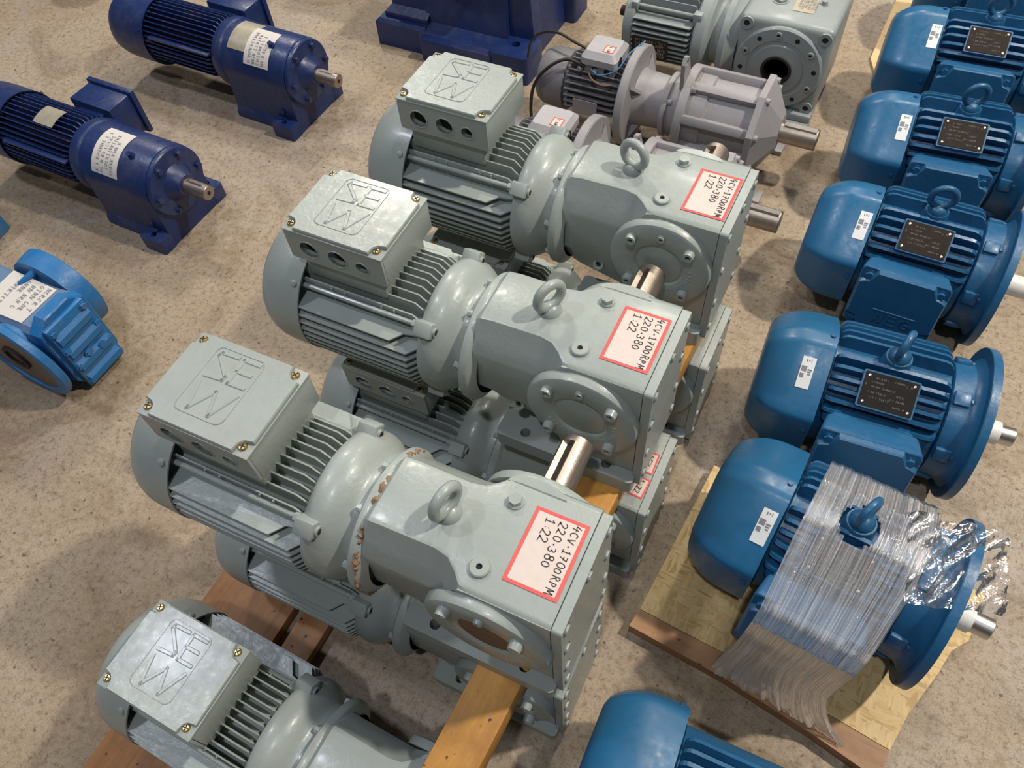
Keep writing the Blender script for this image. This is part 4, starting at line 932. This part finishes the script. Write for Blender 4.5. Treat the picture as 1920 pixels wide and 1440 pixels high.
# ------------------------------------------------------------------ hollow-shaft gearmotor at the top
def hollow_unit():
    o_ = 'old_grey_paint'; t = thing('hollow_shaft_gearmotor', 'old grey gearmotor with a large bolted bore facing us, at the top', 'gearmotor', None, (.443, 1.04, 0))
    X = lambda a: a - .443; Y = lambda b: b - 1.04; cz = .166
    m = MB(); m.box(X(.322), X(.566), Y(.925), Y(1.17), .045, .292, .016, 3); m.box(X(.33), X(.558), Y(.94), Y(1.155), .0, .05); case = m.build('gear_case', o_, t, 30)
    fy = Y(.925)
    m = MB(); m.lathe([(0, 0), (0, .116), (.006, .116), (.011, .112), (.012, .082), (.010, .079), (.010, .07), (.013, .067), (.014, .055), (.016, .045), (.016, .040), (-.03, .039)], (X(.445), fy, cz), (0, -1, 0), 56); dsc = m.build('bore_flange', o_, t, 30)
    m = MB(); m.lathe([(.016, .041), (.019, .040), (.019, .034), (-.05, .033), (-.05, 0)], (X(.445), fy, cz), (0, -1, 0), 40); m.build('hollow_bore', 'rust_and_slot_shade', dsc)
    for k in range(12):
        a = R(30 * k + 8); p = (X(.445) + .097 * math.cos(a), fy - .0105, cz + .097 * math.sin(a))
        if k % 2: put(SCREW['o'], 'cap_screw', dsc, p, (R(90), 0, 0), (1.1, 1.1, .5))
        else:
            m = MB(); m.cyl(p, (p[0], p[1] - .0022, p[2]), .0062, n=14); m.build('tapped_hole', 'recess_shade', dsc)
    for x, z in ((.343, .272), (.546, .268), (.345, .065), (.545, .065)):
        m = MB(); m.lathe([(0, 0), (0, .018), (.003, .017), (.003, .008), (-.004, .008)], (X(x), fy, z), (0, -1, 0), 24); b = m.build('corner_boss', o_, case); m = MB(); m.cyl((X(x), fy - .001, z), (X(x), fy - .0016, z), .0078, n=14); m.build('boss_hole', 'recess_shade', b)
    for k, (w, z0, z1) in enumerate(((.028, .0, .028), (.016, .028, .05))):
        m = MB(); m.box(X(.46 - k * .0), X(.566), Y(.925) - w, Y(.95), z0, z1, .004); m.build('foot_step', o_, t)
    m = MB(); m.plate(rrect(X(.438), X(.494), Y(.984), Y(1.06), .003, 2), [], XY, .2922, .2934); npl = m.build('nameplate', 'plate_metal', case)
    m = MB()
    for i in range(6): m.strokes(scribble(.05, .005, 90 + i), (X(.489) - i * .008, Y(1.05), .2936), (0, -1, 0), (1, 0, 0), .001)
    m.build('plate_print', 'grey_ink', npl, smooth=False)
    put(HEXB['o'], 'vent_plug', case, (X(.508), Y(1.04), .2915)); put(HEXB['o'], 'lifting_plug', case, (X(.40), Y(1.02), .2915), (0, 0, 0), (2.2, 2.2, .8))
    ay, az = Y(1.02), .172
    m = MB(); m.lathe([(X(.205), .06), (X(.205), .112), (X(.21), .118), (X(.235), .118), (X(.245), .11), (X(.252), .085), (X(.275), .085), (X(.28), .115), (X(.296), .117), (X(.30), .112), (X(.325), .1)], (0, ay, az), (1, 0, 0), 48); m.build('motor_flange', o_, t, 30)
    m = MB(); m.cyl((X(.01), ay, az), (X(.21), ay, az), .086, n=40); body = m.build('motor_body', o_, t)
    fin = fin_mesh([(X(.035), 0), (X(.035), .038), (X(.195), .038), (X(.2), .03), (X(.2), 0)], .0045, 'cooling_fin', o_)
    for i in range(9):
        dz = .052 - i * .0145; put(fin, 'cooling_fin', body, (0, ay - (math.sqrt(.118 ** 2 - dz * dz) - .038), az + dz), (R(90), 0, 0))
    for i in range(-4, 5):
        y = i * .016; put(fin, 'cooling_fin', body, (0, ay + y, az + math.sqrt(.115 ** 2 - y * y) - .038))
    m = MB(); m.cyl((X(.03), ay - .078, az + .076), (X(.21), ay - .078, az + .076), .005, n=10); m.build('tie_rod', o_, t)
    m = MB(); m.box(X(.198), X(.222), ay - .094, ay - .07, az + .066, az + .09, .003); m.build('rod_lug', o_, t); m = MB(); m.box(X(.02), X(.04), ay - .09, ay - .068, az + .066, az + .088, .003); m.build('rod_lug', o_, t)
    m = MB(); m.lathe([(X(-.002), 0), (X(-.002), .06), (X(.002), .104), (X(.006), .112), (X(.03), .114), (X(.034), .11), (X(.034), .06)], (0, ay, az), (1, 0, 0), 48); m.build('end_shield', o_, t, 30)
    m = MB(); m.plate(rrect(X(.04), X(.145), -.03, .03, .003, 2), [], lambda u, v, w: (u, ay - .1195 - w, az - .018 + v), 0, .0014); npl = m.build('nameplate', 'rust_and_slot_shade', body); npl['label'] = 'rusty nameplate'
    m = MB()
    for i in range(5): m.strokes(scribble(.085, .006, 120 + i), (X(.05), ay - .1212, az - .002 - i * .010), (1, 0, 0), (0, 0, 1), .0014)
    m.build('plate_print', 'plate_metal', npl, smooth=False)
    shaft('fan_shaft', 'rust_and_slot_shade', t, (X(.005), ay, az), (-1, 0, 0), .045, .014)
    return t
hollow_unit()
